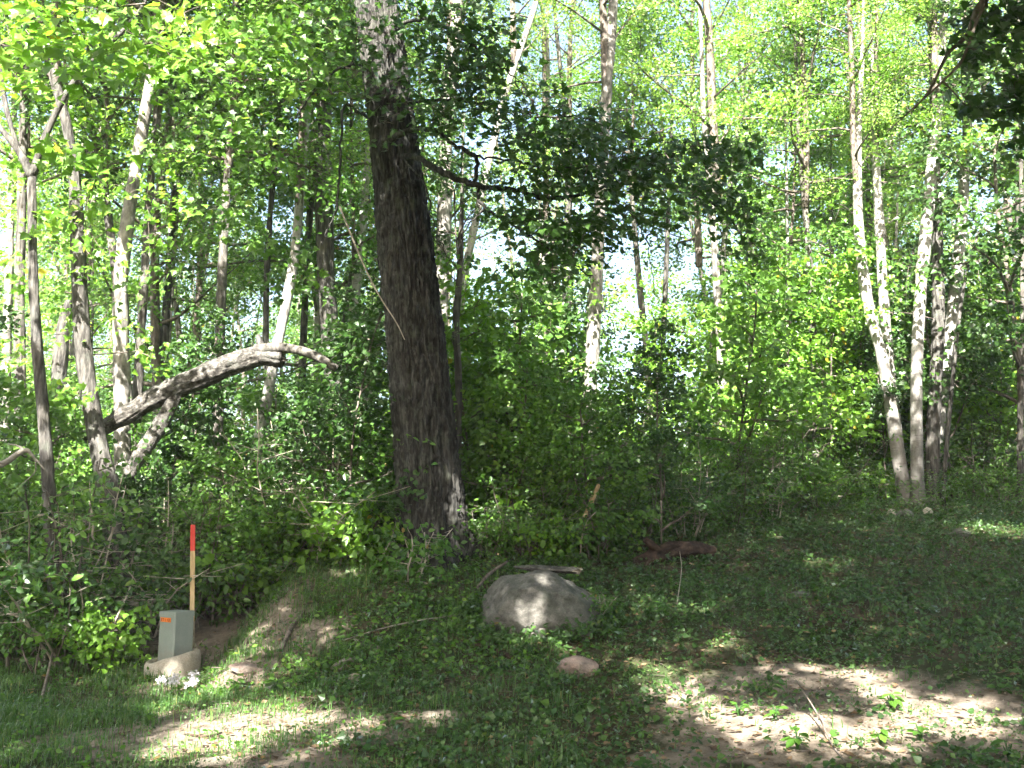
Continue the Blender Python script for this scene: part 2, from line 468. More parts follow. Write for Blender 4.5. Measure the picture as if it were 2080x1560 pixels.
# patches of open sandy soil, as (px, py, rx, ry) seen on the ground
SAND = [(300, 1500, 220, 45), (560, 1478, 210, 45), (720, 1485, 140, 35), (860, 1460, 90, 20), (480, 1370, 90, 22), (560, 1545, 160, 40),
        (1420, 1410, 140, 40), (1600, 1372, 170, 28), (1560, 1470, 220, 70), (1750, 1490, 220, 60), (1900, 1440, 240, 60), (2000, 1500, 200, 60),
        (1750, 1410, 240, 55), (1380, 1540, 120, 30),
        (505, 1235, 100, 70), (450, 1268, 75, 42), (640, 1290, 70, 35), (580, 1310, 70, 30), (550, 1265, 70, 40), (690, 1170, 70, 20), (250, 1320, 70, 22), (90, 1335, 60, 14), (560, 1200, 40, 20)]
_sp = []
for (px, py, rx, ry) in SAND:
    c = gpix(px, py); ex = gpix(px + rx, py); e1 = gpix(px, py - ry); e2 = gpix(px, py + ry)
    _sp.append((c[0], c[1], max(abs(ex[0] - c[0]), .1), max(abs(e1[1] - e2[1]) / 2, .12)))
def sandiness(x, y):
    s = np.zeros_like(x)
    for cx, cy_, rx, ry in _sp:
        d = ((x - cx) / rx) ** 2 + ((y - cy_) / ry) ** 2
        s = np.maximum(s, np.exp(-d * 0.9))
    return s

def graded(lo, hi, step, far):
    a = list(np.arange(lo, hi, step)); s = step
    x = hi
    while x < far: a.append(x); s *= 1.25; x += s
    a.append(far); x = lo; s = step; b = []
    while x > -far:
        s *= 1.25; x -= s; b.append(max(x, -far))
    return np.array(b[::-1] + a)
gx = graded(-9, 11, 0.075, 145); gy = graded(4, 19, 0.07, 125)
GX, GY = np.meshgrid(gx, gy, indexing='ij')
GZ = ground_z(GX, GY)
nx, ny = GX.shape
i, j = np.meshgrid(np.arange(nx - 1), np.arange(ny - 1), indexing='ij')
q = np.stack([i * ny + j, (i + 1) * ny + j, (i + 1) * ny + j + 1, i * ny + j + 1], -1).reshape(-1, 4)
gv = np.stack([GX.ravel(), GY.ravel(), GZ.ravel()], 1)
gnd = obj('ground', mesh('ground', gv, [q], M['soil'], True, extra={'sand': sandiness(gv[:, 0], gv[:, 1])}))
tag(gnd, 'forest floor of dark humus with sandy open patches rising to a bank', None, None, 'structure')

# ------------------------------------------------------------------ leaves
_m = []
for (x, y) in [(0, 0), (.16, .03), (.40, .02), (.30, .20), (.52, .45), (.27, .46), (.22, .62), (0, 1.0)]:
    _m.append((x, y))
_right = _m
_left = [(-x, y) for (x, y) in _m[1:-1]][::-1]
_out = np.array(_right + _left)
def _tmpl_maple():
    c = np.array([[0, .33]])
    xy = np.vstack([c, _out])
    z = 0.13 * np.abs(xy[:, 0]) - 0.22 * (xy[:, 1] - .3) ** 2
    v = np.column_stack([xy[:, 0], xy[:, 1], z])
    n = len(_out)
    t = np.array([[0, 1 + k, 1 + (k + 1) % n] for k in range(n)])
    return v, t
TM = {
    'maple': _tmpl_maple(),
    'oval': (np.array([[0, 0, 0], [.26, .28, .05], [.25, .62, .03], [0, 1, -.08], [-.25, .62, .03], [-.26, .28, .05], [0, .45, -.02]]),
             np.array([[0, 1, 6], [1, 2, 6], [2, 3, 6], [3, 4, 6], [4, 5, 6], [5, 0, 6]])),
    'lance': (np.array([[0, 0, 0], [.14, .4, .04], [0, 1, -.12], [-.14, .4, .04]]), np.array([[0, 1, 2], [0, 2, 3]])),
    'quad': (np.array([[0, 0, 0], [.40, .42, .07], [0, 1, -.05], [-.40, .42, .07]]), np.array([[0, 1, 2], [0, 2, 3]])),
    'tri3': (np.array([[0, 0, 0], [.46, .25, .05], [.30, .62, .04], [0, 1, -.08], [-.30, .62, .04], [-.46, .25, .05]]),
             np.array([[0, 1, 3], [1, 2, 3], [0, 3, 5], [3, 4, 5]])),
}
def expand(kind, pos, T, N, size, tint):
    tv, tt = TM[kind]
    B = unit(np.cross(T, N)); N = np.cross(B, T)
    n, k = len(pos), len(tv)
    v = pos[:, None, :] + size[:, None, None] * (tv[None, :, 0, None] * B[:, None, :] + tv[None, :, 1, None] * T[:, None, :] + tv[None, :, 2, None] * N[:, None, :])
    t = (tt[None] + (np.arange(n) * k)[:, None, None]).reshape(-1, 3)
    return v.reshape(-1, 3), t, np.repeat(tint, k)

def spray_leaves(rng, C, D, m, L, size, flat=0.4, droop=0.35, spread=0.30, thick=0.12, tint0=None, face=1.0):
    """Leaves of many sprays: C centres, D outward directions, m leaves each, spray length L."""
    n = len(C)
    D = unit(D * np.array([1, 1, 0.5]))
    S = unit(np.cross(D, np.array([0, 0, 1.0]))) 
    c = np.repeat(C, m, 0); d = np.repeat(D, m, 0); s = np.repeat(S, m, 0)
    k = n * m
    u = rng.uniform(-.55, .55, k); w = rng.normal(0, spread, k) * (1.0 - 0.5 * np.abs(u)); h = rng.normal(0, thick, k)
    Ls = np.repeat(rng.uniform(.7, 1.25, n) * L, m)
    up = np.array([0, 0, 1.0])
    pos = c + (d * u[:, None] + s * w[:, None] + up * (h - 0.25 * (u ** 2 + w ** 2))[:, None]) * Ls[:, None]
    T = unit(d * 0.55 + s * (np.sign(w) * rng.uniform(.1, 1.0, k))[:, None] + rng.normal(0, .35, (k, 3)) - up * droop * rng.uniform(0, 1.6, k)[:, None])
    N = unit(up * .62 + face * np.array([0, -.62, 0]) + rng.normal(0, flat * 1.15, (k, 3)))
    sz = size * rng.uniform(.65, 1.25, k)
    base = np.repeat(rng.uniform(0.1, 0.75, n) if tint0 is None else tint0, m)
    tint = np.clip(base + rng.normal(0, .16, k), 0, 0.955) 
    tint = np.where(rng.random(k) < 0.006, 1.0, tint)
    return pos, T, N, sz, tint

def leafmesh(name, kind, mat, rng, C, D, m, L, size, origin=(0, 0, 0), **kw):
    pos, T, N, sz, ti = spray_leaves(rng, np.asarray(C), np.asarray(D), m, L, size, **kw)
    v, t, tt = expand(kind, pos - np.array(origin), T, N, sz, ti)
    return mesh(name, v, [t], mat, False, tt)

# ------------------------------------------------------------------ crown and sapling variants
def limb_path(rng, p, d, L, n=7, wob=0.12, lift=0.15):
    pts = [np.array(p, float)]; d = unit(np.array(d, float))
    for k in range(n - 1):
        d = unit(d + rng.normal(0, wob, 3) + np.array([0, 0, lift / n]))
        pts.append(pts[-1] + d * L / (n - 1))
    return np.array(pts)

def make_crown(seed, H, Rm, nl, leaves_per, leaf, kind, mat, L=0.75, base_pow=0.55, twigmat='twig', rtrunk=0.09, low=0.0, dens=1.0, flat=.4):
    """A crown of height H above z=0: limbs round an axis, sprays of leaves along them. Returns (leaf mesh, branch mesh)."""
    rng = np.random.default_rng(seed)
    mb = MB(); C = []; D = []
    ax = limb_path(rng, (0, 0, 0), (0, 0, 1), H, 9, 0.05, 0)
    mb.tube(catmull(ax, 3), np.linspace(rtrunk, 0.012, len(catmull(ax, 3))), 6, 0.06, seed)
    for k in range(nl):
        u = low + (1 - low) * ((k + rng.random()) / nl) ** 0.9
        p = np.array([np.interp(u * 8, np.arange(9), ax[:, c]) for c in range(3)])
        prof = (math.sin(math.pi * min(1, (u + 0.12)) ** base_pow) ** 0.8 if u < 1 else 0.2) * rng.uniform(.6, 1.15)
        Lb = max(0.35, Rm * prof)
        a = k * 2.399 + rng.normal(0, .35)
        el = rng.uniform(0.05, 0.75)
        d = np.array([math.cos(a) * math.cos(el), math.sin(a) * math.cos(el), math.sin(el)])
        pts = limb_path(rng, p, d, Lb, 7, .14, 0.0)
        mb.tube(pts, np.linspace(0.010 + 0.010 * Lb, 0.005, len(pts)), 4)
        nsub = max(2, int(Lb * 3.2 * dens))
        for s in range(nsub):
            v = rng.uniform(.25, 1.0)
            q = np.array([np.interp(v * 6, np.arange(7), pts[:, c]) for c in range(3)])
            dd = unit(d + rng.normal(0, .75, 3) * np.array([1, 1, .45]))
            l2 = rng.uniform(.25, .85) * (0.5 + 0.28 * Lb)
            e = q + dd * l2
            mb.tube([q, (q + e) / 2 + rng.normal(0, .03, 3), e], [.007, .005, .003], 3, caps=False)
            C.append(e); D.append(dd)
            C.append((q + e) / 2 + rng.normal(0, .1, 3)); D.append(dd)
        C.append(pts[-1]); D.append(d)
    lm = leafmesh('crown', kind, M[mat], rng, C, D, leaves_per, L, leaf, flat=flat)
    return lm, mb.make('branchwork', M[twigmat], True)

CROWN = {}
CROWN['tall'] = [make_crown(100 + k, 11 + k % 3, 3.0 + .3 * (k % 2), 36, 35, .086, 'quad', ['leaf_maple', 'leaf_mid', 'leaf_pale', 'leaf_maple', 'leaf_mid', 'leaf_pale'][k], L=.85) for k in range(6)]
CROWN['mid'] = [make_crown(200 + k, 5.5 + .6 * (k % 3), 2.1, 27, 34, .08, 'tri3', ['leaf_mid', 'leaf_maple', 'leaf_shrub', 'leaf_dark'][k], L=.7, rtrunk=.04) for k in range(4)]
CROWN['aspen'] = [make_crown(300 + k, 12, 2.2, 34, 34, .062, 'quad', 'leaf_pale', L=.7, flat=.8) for k in range(3)]
CROWN['sap'] = [make_crown(400 + k, 2.6 + .4 * k, 1.05, 16, 26, .08, 'tri3', ['leaf_mid', 'leaf_shrub', 'leaf_maple', 'leaf_dark'][k], L=.5, rtrunk=.016, dens=1.2) for k in range(4)]

def make_shrub(seed, H, W, stems, leaf, kind, mat, m=9, twig='twig'):
    rng = np.random.default_rng(seed)
    mb = MB(); C = []; D = []
    for s in range(stems):
        a = rng.uniform(0, 2 * math.pi); r0 = rng.uniform(0, .18) * W
        p = np.array([math.cos(a) * r0, math.sin(a) * r0, -0.1])
        d = np.array([math.cos(a) * rng.uniform(.1, .8), math.sin(a) * rng.uniform(.1, .8), 1.0])
        pts = limb_path(rng, p, d, H * rng.uniform(.6, 1.15), 7, .13, -.2)
        mb.tube(pts, np.linspace(.011, .004, 7), 4, caps=False)
        for k in range(5 + int(4 * H)):
            v = rng.uniform(.2, 1)
            q = np.array([np.interp(v * 6, np.arange(7), pts[:, c]) for c in range(3)])
            b = rng.uniform(0, 2 * math.pi)
            dd = np.array([math.cos(b), math.sin(b), rng.uniform(-.1, .5)])
            e = q + dd * rng.uniform(.12, .42) * W
            mb.tube([q, e], [.004, .002], 3, caps=False)
            C.append(e); D.append(dd)
    lm = leafmesh('foliage', kind, M[mat], rng, C, D, m, .34, leaf, flat=.5, droop=.5)
    return lm, mb.make('stem', M[twig], True)

SHRUB = [make_shrub(500, 1.2, .9, 9, .07, 'oval', 'leaf_shrub', 13), make_shrub(501, 1.6, 1.0, 10, .062, 'oval', 'leaf_mid', 13),
         make_shrub(502, .9, .9, 9, .085, 'tri3', 'leaf_maple', 11), make_shrub(503, 1.4, 1.1, 9, .06, 'oval', 'leaf_dark', 13, twig='twig_pale'),
         make_shrub(504, .65, .7, 7, .07, 'oval', 'leaf_shrub', 11, twig='twig_pale')]

# ------------------------------------------------------------------ trees
SUNPATCH = []          # points in the place the sun reaches: (x, y, z, r); the overhead canopy is thin there
def blocks_patch(P):
    """True where a point P (n,3) of the overhead canopy would shade one of the sunlit spots."""
    bad = np.zeros(len(P), bool)
    for (c, r) in SUNPATCH:
        w = P - c
        t = w @ SUN
        d = np.linalg.norm(w - t[:, None] * SUN, axis=1)
        bad |= (t > 0.6) & (d < r)
    return bad

def poly_trunk(pts, Y, top, seed, sides=12, rough=0.05, flare=0.35, base_drop=0.25, per=6):
    """pts: list of (px, py, width px[, dY]) from the lowest to the highest; returns world path and radii down to the ground and up to z=top."""
    P, r = [], []
    for p in pts:
        y = Y + (p[3] if len(p) > 3 else 0)
        P.append(at(p[0], p[1], y)); r.append(p[2] / F * y / 2 * .88)
    P = np.array(P); r = np.array(r)
    g = gz(P[0][0], P[0][1])
    if P[0][2] > g + 0.25:
        d = (P[0] - P[1]); d = d / max(abs(d[2]), .01); d[:2] = np.clip(d[:2], -.2, .2)
        h = P[0][2] - g
        b = P[0] + d * h; b[2] = gz(b[0], b[1])
        P = np.vstack([b, P]); r = np.concatenate([[r[0] * 1.08], r])
    if top > P[-1][2] + .5:
        d = unit(P[-1] - P[-2]); d[:2] *= .6; d = unit(d)
        h = top - P[-1][2]
        P = np.vstack([P, P[-1] + d * h * .5 / d[2], P[-1] + d * h / d[2]])
        r = np.concatenate([r, [r[-1] * .62, .02]])
    S = catmull(P, per)
    R_ = np.interp(np.linspace(0, len(P) - 1, len(S)), np.arange(len(P)), r)
    z0 = S[0][2]
    R_ = R_ * (1 + flare * np.exp(-np.maximum(S[:, 2] - z0, 0) / .22))
    S = np.vstack([S[0] - np.array([0, 0, base_drop]), S]); R_ = np.concatenate([[R_[0] * 1.1], R_])
    return S, R_

def add_tree(name, pts, Y, top, bark_, label, group=None, crown=None, cat='tree', seed=1, sides=12, rough=.06, extra=(), flare=.35):
    S, rr = poly_trunk(pts, Y, top, seed, sides, rough, flare)
    base = S[1].copy()
    t = thing(name, base, label, cat, group)
    near = Y < 18.3 and rr.max() > .07
    if near:
        m_ = int(np.linalg.norm(np.diff(S, axis=0), axis=1).sum() / .055)
        tt_ = np.linspace(0, len(S) - 1, m_)
        Sf = np.stack([np.interp(tt_, np.arange(len(S)), S[:, c]) for c in range(3)], 1); rf = np.interp(tt_, np.arange(len(S)), rr)
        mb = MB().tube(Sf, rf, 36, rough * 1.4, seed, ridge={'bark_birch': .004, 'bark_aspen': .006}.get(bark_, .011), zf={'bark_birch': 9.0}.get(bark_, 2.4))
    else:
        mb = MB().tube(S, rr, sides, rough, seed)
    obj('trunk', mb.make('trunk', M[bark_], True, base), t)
    for e in extra:                       # further limbs: (list of (px, py, w[, dY]))
        P = np.array([at(p[0], p[1], Y + (p[3] if len(p) > 3 else 0)) for p in e])
        w = np.array([p[2] / F * Y / 2 for p in e])
        Q = catmull(P, 5)
        obj('limb', MB().tube(Q, np.interp(np.linspace(0, len(P) - 1, len(Q)), np.arange(len(P)), w), 8, .06, seed + 3).make('limb', M[bark_], True, base), t)
    if crown:
        kind, k, zb, sc = crown           # crown variant, starting height, scale
        lm, bm = CROWN[kind][k]
        x = np.array([np.interp(zb, S[:, 2], S[:, c]) for c in range(3)])
        for nm, me in (('crown', lm), ('branchwork', bm)):
            o = obj(nm, me, t, tuple(x - base)); o.scale = (sc * (-1) ** seed, sc, sc); o.rotation_euler = (0, 0, math.sin(seed * 1.7) * .8)
    t['_z'] = 0
    del t['_z']
    return t, S, rr

def add_sprays(t, C, D, m, L, size, kind, mat, seed, name='crown', **kw):
    rng = np.random.default_rng(seed)
    b = np.array(t.location)
    return obj(name, leafmesh(name, kind, M[mat], rng, C, D, m, L, size, origin=b, **kw), t)

def blob(rng, px, py, Y, rx, ry, rY, n):
    """n points in an ellipsoid round the photo pixel (px, py) at depth Y (radii in pixels, rY metres)."""
    v = unit(rng.normal(0, 1, (n, 3))) * rng.random((n, 1)) ** (1 / 2.4)
    return np.array([at(px + a[0] * rx, py + a[1] * ry, Y + a[2] * rY) for a in v])

def twig_tree(rng, roots, C, w0=.011):
    """Branching twigs: every spray joins the nearest wood already grown."""
    mb = MB()
    P = np.array(roots, float); gen = np.zeros(len(P))
    order = np.argsort([np.min(np.linalg.norm(P - c, axis=1)) for c in C])
    for i in order:
        c = C[i]
        k = int(np.argmin(np.linalg.norm(P - c, axis=1) * (1 + .0 * gen)))
        a = P[k]; L = np.linalg.norm(c - a)
        mid = (a + c) / 2 + rng.normal(0, .07 * L, 3) + (0, 0, .06 * L)
        w = max(.003, w0 / (1 + .45 * gen[k]))
        mb.tube(catmull([a, mid, c], 3), np.linspace(w, max(.0025, w * .6), 7), 4, caps=False)
        P = np.vstack([P, mid[None], c[None]]); gen = np.concatenate([gen, [gen[k] + .5, gen[k] + 1]])
    return mb
# sunlit spots (in photo pixels, depth None = on the ground, radius in m)
def spot(px, py, r, Y=None):
    SUNPATCH.append((gpix(px, py) if Y is None else at(px, py, Y), r + (.18 if r < .2 else 0.0)))
for a in [(330, 1500, .35), (420, 1480, .42), (540, 1478, .45), (660, 1480, .42), (770, 1480, .34), (860, 1462, .24), (470, 1440, .35), (590, 1430, .33),
          (300, 1545, .3), (420, 1545, .4), (560, 1545, .25), (330, 1440, .4), (420, 1410, .35), (300, 1400, .35), (520, 1390, .3),
          (250, 1345, .25), (160, 1330, .35), (500, 1370, .28), (690, 1440, .3), (430, 1385, .25), (600, 1370, .22),
          (490, 1245, .22), (540, 1215, .16), (640, 1290, .25), (660, 1150, .22), (700, 1160, .18), 
          (1380, 1400, .35), (1450, 1440, .38), (1540, 1465, .42), (1650, 1480, .48), (1760, 1500, .48), (1860, 1480, .42), (1960, 1465, .38), (1820, 1425, .34), (1900, 1415, .3), (1330, 1420, .25), (1560, 1375, .22), (1640, 1365, .2),
          (1720, 1370, .16), (2040, 1450, .3), (2040, 1490, .3), (1350, 1360, .16), (1250, 1350, .2), (1180, 1345, .12), (1420, 1310, .16), (1500, 1310, .14), (1330, 1240, .14), (1440, 1240, .15), (1640, 1520, .3), (1500, 1510, .25),
          (1920, 1085, .25), (1990, 1070, .4), (1750, 1070, .25), (2050, 1080, .35), (1640, 1060, .25), (1560, 1090, .3), (2010, 1190, .25), (1700, 1150, .15), (1200, 1090, .3), (1040, 1060, .3), (1380, 1070, .35)]:
    spot(*a)
for a in [(905, 940, .13, 12.1), (912, 1010, .13, 12.1), (808, 350, .12, 12.2),
          (1055, 1215, .09, 10), (1080, 1200, .06, 10), (1045, 1260, .14, 10), (1110, 1262, .10, 10), (1165, 1158, .1, 11),
          (345, 1350, .13, 10.7), 
          (210, 1270, .38, 10.9), (130, 1230, .3, 11.1), (60, 1110, .35, 11.4), (150, 1110, .22, 11.4), (100, 960, .35, 11.8), (30, 930, .35, 11.8), (170, 900, .3, 12),
          (430, 760, .5, 12.8), (340, 800, .4, 12.7), (300, 900, .4, 12.9), (245, 700, .5, 14), (245, 560, .5, 14), (245, 800, .4, 14), (210, 930, .25, 12.3), (165, 600, .25, 12.5), (85, 700, .3, 11.5), (75, 600, .3, 11.5),
          (80, 90, .9, 9), (200, 90, .9, 9), (320, 110, .8, 9), (420, 60, .7, 9.5), (200, 320, .5, 9.6), (450, 200, .8, 12), (560, 120, .8, 12), (520, 330, .8, 13), (430, 420, .8, 13.5), (420, 560, .8, 15), (560, 600, .8, 15), (640, 760, .7, 15), (915, 150, .5, 18.4), (906, 300, .5, 18.4), (902, 450, .5, 18.4), (895, 600, .4, 18.4), (1060, 90, .4, 19.4), (1020, 220, .4, 19.4), (985, 360, .4, 19.4), (955, 500, .4, 19.4), (592, 560, .4, 16.9), (560, 700, .4, 16.9), (712, 740, .4, 18.4), (1010, 1040, .3, 13), (1080, 1070, .25, 13), (1150, 985, .35, 13.5), (1240, 1010, .35, 13.5), (1340, 1050, .3, 13.8), (1450, 1070, .3, 14.3), (1400, 960, .4, 15), (1550, 1000, .4, 15.4), (1650, 960, .5, 17), (1060, 930, .4, 14), (1200, 900, .4, 15), (520, 880, .5, 13.5), (1000, 800, 1.0, 17), (1120, 780, 1.0, 17), (1240, 820, .8, 17), (1400, 700, 1.2, 18), (1560, 650, 1.2, 18), (640, 920, .35, 12.5), (690, 960, .3, 12), (860, 990, .22, 11.5), (870, 1060, .2, 11.3), (1000, 1040, .4, 13), (600, 850, .5, 14), (700, 1060, .25, 11.8)]:
    spot(*a[:3], Y=a[3])

# ---- the oak
OY = 12.5
rng = np.random.default_rng(21)
oak_px = [(876, 1125, 142), (874, 1010, 128), (864, 900, 122), (850, 760, 116), (838, 640, 112), (824, 500, 106), (812, 380, 100), (797, 260, 94), (780, 120, 88), (762, 0, 82), (745, -120, 76)]
P = np.array([at(p[0], p[1], OY) for p in oak_px]); r0 = np.array([p[2] / F * OY / 2 for p in oak_px])
P = np.vstack([P, P[-1] + (-.3, .2, 3.0), P[-1] + (-.1, .3, 6.5)]); r0 = np.concatenate([r0, [.16, .03]])
S = catmull(P, 30)
rr = np.interp(np.linspace(0, len(P) - 1, len(S)), np.arange(len(P)), r0)
oak_base = S[0].copy(); oak_base[2] = gz(S[0][0], S[0][1])
oak = thing('oak_tree', oak_base, 'massive dark furrowed oak trunk leaning on the bank behind the boulder', 'tree')
def oak_trunk():
    n = len(S); sides = 168
    keep = S[:, 2] < 9.4
    S2 = S[keep]; r2 = rr[keep]
    S2 = np.vstack([S2[0] - (0, 0, .45), S2[0] - (0, 0, .22), S2]); r2 = np.concatenate([[r2[0] * 1.15, r2[0] * 1.08], r2])
    # resample finely
    m = 430
    tt = np.linspace(0, len(S2) - 1, m)
    C = np.stack([np.interp(tt, np.arange(len(S2)), S2[:, c]) for c in range(3)], 1)
    r = np.interp(tt, np.arange(len(S2)), r2)
    a = np.arange(sides) / sides * 2 * np.pi
    A, Zi = np.meshgrid(a, np.arange(m))
    hz = C[Zi, 2]
    h = np.maximum(hz - oak_base[2], 0)
    # root flare with five buttresses
    fl = 1 + 0.05 * np.exp(-h / .5) + (0.55 * np.maximum(0, np.cos(A * 2.5 + .2)) ** 2 + .12) * np.exp(-h / .24)
    rad = r[Zi] * fl
    # furrowed bark: ridges that wander and fork
    X = np.stack([np.cos(A).ravel() * 1.0, np.sin(A).ravel() * 1.0, hz.ravel() * .55], 1)
    wob = fbm(X, 41, 2.2, 3).reshape(A.shape)
    P3 = np.stack([np.cos(A).ravel() * 8.5, np.sin(A).ravel() * 8.5, hz.ravel() * 3.4 + 0 * A.ravel()], 1)
    P3 = P3 + .5 * np.repeat(wob.reshape(-1, 1), 3, 1)
    n1 = 1 - np.abs(vnoise(P3, 51, 1.0)) * 2.2
    n2 = 1 - np.abs(vnoise(P3 * np.array([2.1, 2.1, 2.6]), 52, 1.0)) * 2
    n3 = vnoise(P3 * np.array([3.5, 3.5, 9]), 53, 1.0)
    rid = (np.clip(n1, -1, 1) * .036 + np.clip(n2, -1, 1) * .020 + n3 * .012).reshape(A.shape)
    lump = .035 * fbm(X, 61, 1.3, 2).reshape(A.shape)
    rad = rad * (1 + lump) - 0.012 + rid
    v = C[Zi] + np.stack([np.cos(A) * rad, np.sin(A) * rad, np.zeros_like(A)], -1)
    v = v.reshape(-1, 3)
    ii, jj = np.meshgrid(np.arange(m - 1), np.arange(sides), indexing='ij')
    jn = (jj + 1) % sides
    q = np.stack([ii * sides + jj, ii * sides + jn, (ii + 1) * sides + jn, (ii + 1) * sides + jj], -1).reshape(-1, 4)
    return mesh('trunk', v - oak_base, [q], M['bark_oak'], True)
obj('trunk', oak_trunk(), oak)
upper = S[S[:, 2] > 9.2]
obj('limb', MB().tube(upper, rr[S[:, 2] > 9.2], 14, .08, 2).make('limb', M['bark_oak'], True, oak_base), oak)
oak_limbs = [
    [(790, 330, 26), (840, 318, 20, -.5), (890, 345, 19, -.8), (960, 375, 17, -.9), (1040, 385, 15, -.9), (1120, 402, 13, -.8), (1190, 392, 11, -.6), (1260, 375, 9, -.4), (1370, 385, 7, -.2), (1480, 440, 5, 0), (1530, 540, 3, .1)],
    [(775, 310, 22), (815, 270, 20, -.5), (880, 265, 17, -.7), (920, 295, 14, -.8), (965, 320, 12, -1.0), (968, 370, 11, -1.0), (985, 420, 9, -1.1), (1060, 470, 7, -1.1), (1140, 520, 5, -1.2), (1200, 560, 3, -1.2)],
    [(965, 320, 8, -1.0), (1040, 325, 6, -1.2), (1120, 345, 5, -1.2), (1250, 330, 4, -1.4), (1380, 310, 3, -1.5)],
    [(985, 420, 6, -1.1), (945, 470, 5, -1.2), (930, 540, 3, -1.3)],
    [(800, 210, 14), (860, 205, 10, -.6), (960, 205, 7, -1.0), (1060, 235, 5, -1.2), (1180, 240, 4, -1.3), (1300, 280, 3, -1.3), (1420, 300, 2, -1.2)],
    [(775, 60, 16), (860, 40, 12, -.6), (930, 75, 9, -1.0), (1010, 130, 5, -1.4), (1070, 180, 3, -1.5)],
    [(770, 240, 12), (730, 230, 10, -.5), (700, 215, 9, -.8), (690, 320, 8, -.9), (685, 420, 6, -.9), (660, 480, 4, -.9)],
    [(765, 150, 12), (720, 130, 9, -.6), (660, 160, 7, -1.0), (600, 240, 4, -1.3)],
    [(1190, 392, 6, -.6), (1280, 430, 4, -.9), (1320, 520, 3, -1.0), (1330, 600, 2, -1.1)],
    [(820, 320, 7, -.6), (865, 380, 5, -.9), (880, 450, 4, -.9), (905, 520, 2.5, -1.0)]]
twp = []
for L in oak_limbs:
    Q = np.array([at(p[0], p[1], OY + (p[3] if len(p) > 3 else 0)) for p in L])
    w = np.array([p[2] / F * OY / 2 * .64 for p in L])
    Qs = catmull(Q, 9) + rng.normal(0, .012, (9 * (len(Q) - 1) + 1, 3))
    obj('limb', MB().tube(Qs, np.interp(np.linspace(0, len(Q) - 1, len(Qs)), np.arange(len(Q)), w), 10, .28, 5, nfreq=8).make('limb', M['bark_oak'], True, oak_base), oak)
    twp.append(Qs)
# hanging dead twig before the trunk
dt = catmull([at(690, 420, 11.5), at(735, 530, 11.3), at(770, 600, 11.2), at(805, 655, 11.2), at(822, 690, 11.2)], 6)
obj('dead_twig', MB().tube(dt, np.linspace(.012, .005, len(dt)), 6).make('dead_twig', M['twig_pale'], True, oak_base), oak)
# dark low foliage on the oak's limbs
oC = []
for (px, py, dY, rx, ry, rY, n) in [(935, 130, -1.2, 75, 85, .9, 34), (960, 215, -1.2, 90, 45, .8, 26), (1050, 220, -1.3, 70, 60, .9, 26), (1090, 290, -1.3, 90, 55, .9, 36), (1180, 270, -1.3, 90, 70, .9, 46),
        (1240, 340, -1.3, 80, 80, .9, 44), (1130, 360, -1.2, 90, 40, .8, 30), (1310, 330, -1.2, 90, 55, .8, 40), (1420, 300, -1.2, 80, 28, .6, 24), (1500, 310, -1.1, 40, 26, .5, 12),
        (1420, 380, -.6, 80, 50, .7, 28), (1500, 420, -.3, 45, 60, .5, 22), (1520, 500, 0, 26, 50, .4, 12), (1140, 470, -1.3, 120, 55, .8, 44), (1230, 440, -1.1, 70, 60, .8, 30), (1060, 440, -1.2, 60, 45, .7, 18), (1110, 545, -1.3, 70, 35, .6, 16),
        (1330, 450, -1, 50, 60, .6, 14), (850, 110, -.9, 40, 90, .5, 9), (740, 170, -1.1, 50, 80, .5, 11), (680, 60, -1.0, 80, 70, .8, 20), (890, 20, -1.1, 70, 50, .8, 18), (690, 190, -1, 60, 50, .7, 10), (790, 235, -1.0, 60, 50, .3, 7), (770, 90, -.9, 60, 70, .3, 12), (800, 20, -.9, 60, 50, .3, 10), (1010, 120, -1.4, 50, 50, .6, 12), (930, 60, -1.2, 60, 60, .6, 22), (955, 160, -1.2, 55, 50, .6, 16), (900, 180, -1.1, 45, 60, .5, 12), (1010, 40, -1.2, 50, 40, .6, 10), (880, 250, -1.1, 40, 30, .4, 6)]:
    oC.append(blob(rng, px, py, OY + dY, rx, ry, rY, n))
oC = np.vstack(oC)
oD = oC - S[np.argmin(np.abs(S[:, 2] - 6))]
# a twig from the nearest limb to every spray
mbt = twig_tree(rng, np.vstack(twp), oC, .012)
obj('twig', mbt.make('twig', M['twig'], True, oak_base), oak)['kind'] = 'stuff'
add_sprays(oak, oC, oD, 8, .62, .10, 'maple', 'leaf_oak', 31)
OAK_SPRAYS = oC
# the oak's upper crown, above the picture
uc = np.array([oak_base[0], OY - .3, 11.5]) + unit(rng.normal(0, 1, (900, 3))) * rng.random((900, 1)) ** .4 * np.array([4.2, 3.6, 3.2])
pxs, pys, dep = project(uc)
uc = uc[(pys < -25) & ~blocks_patch(uc)]
add_sprays(oak, uc, uc - np.array([oak_base[0], OY, 10]), 14, .65, .13, 'quad', 'leaf_oak', 32)
ul = MB()
for c in uc[::25]:
    s0 = upper[min(len(upper) - 1, int(rng.uniform(0, .7) * len(upper)))]
    ul.tube(catmull([s0, (s0 + c) / 2 + (0, 0, .3), c], 4), np.linspace(.07, .012, 9), 5, caps=False)
obj('limb', ul.make('limb', M['bark_oak'], True, oak_base), oak)['kind'] = 'stuff'

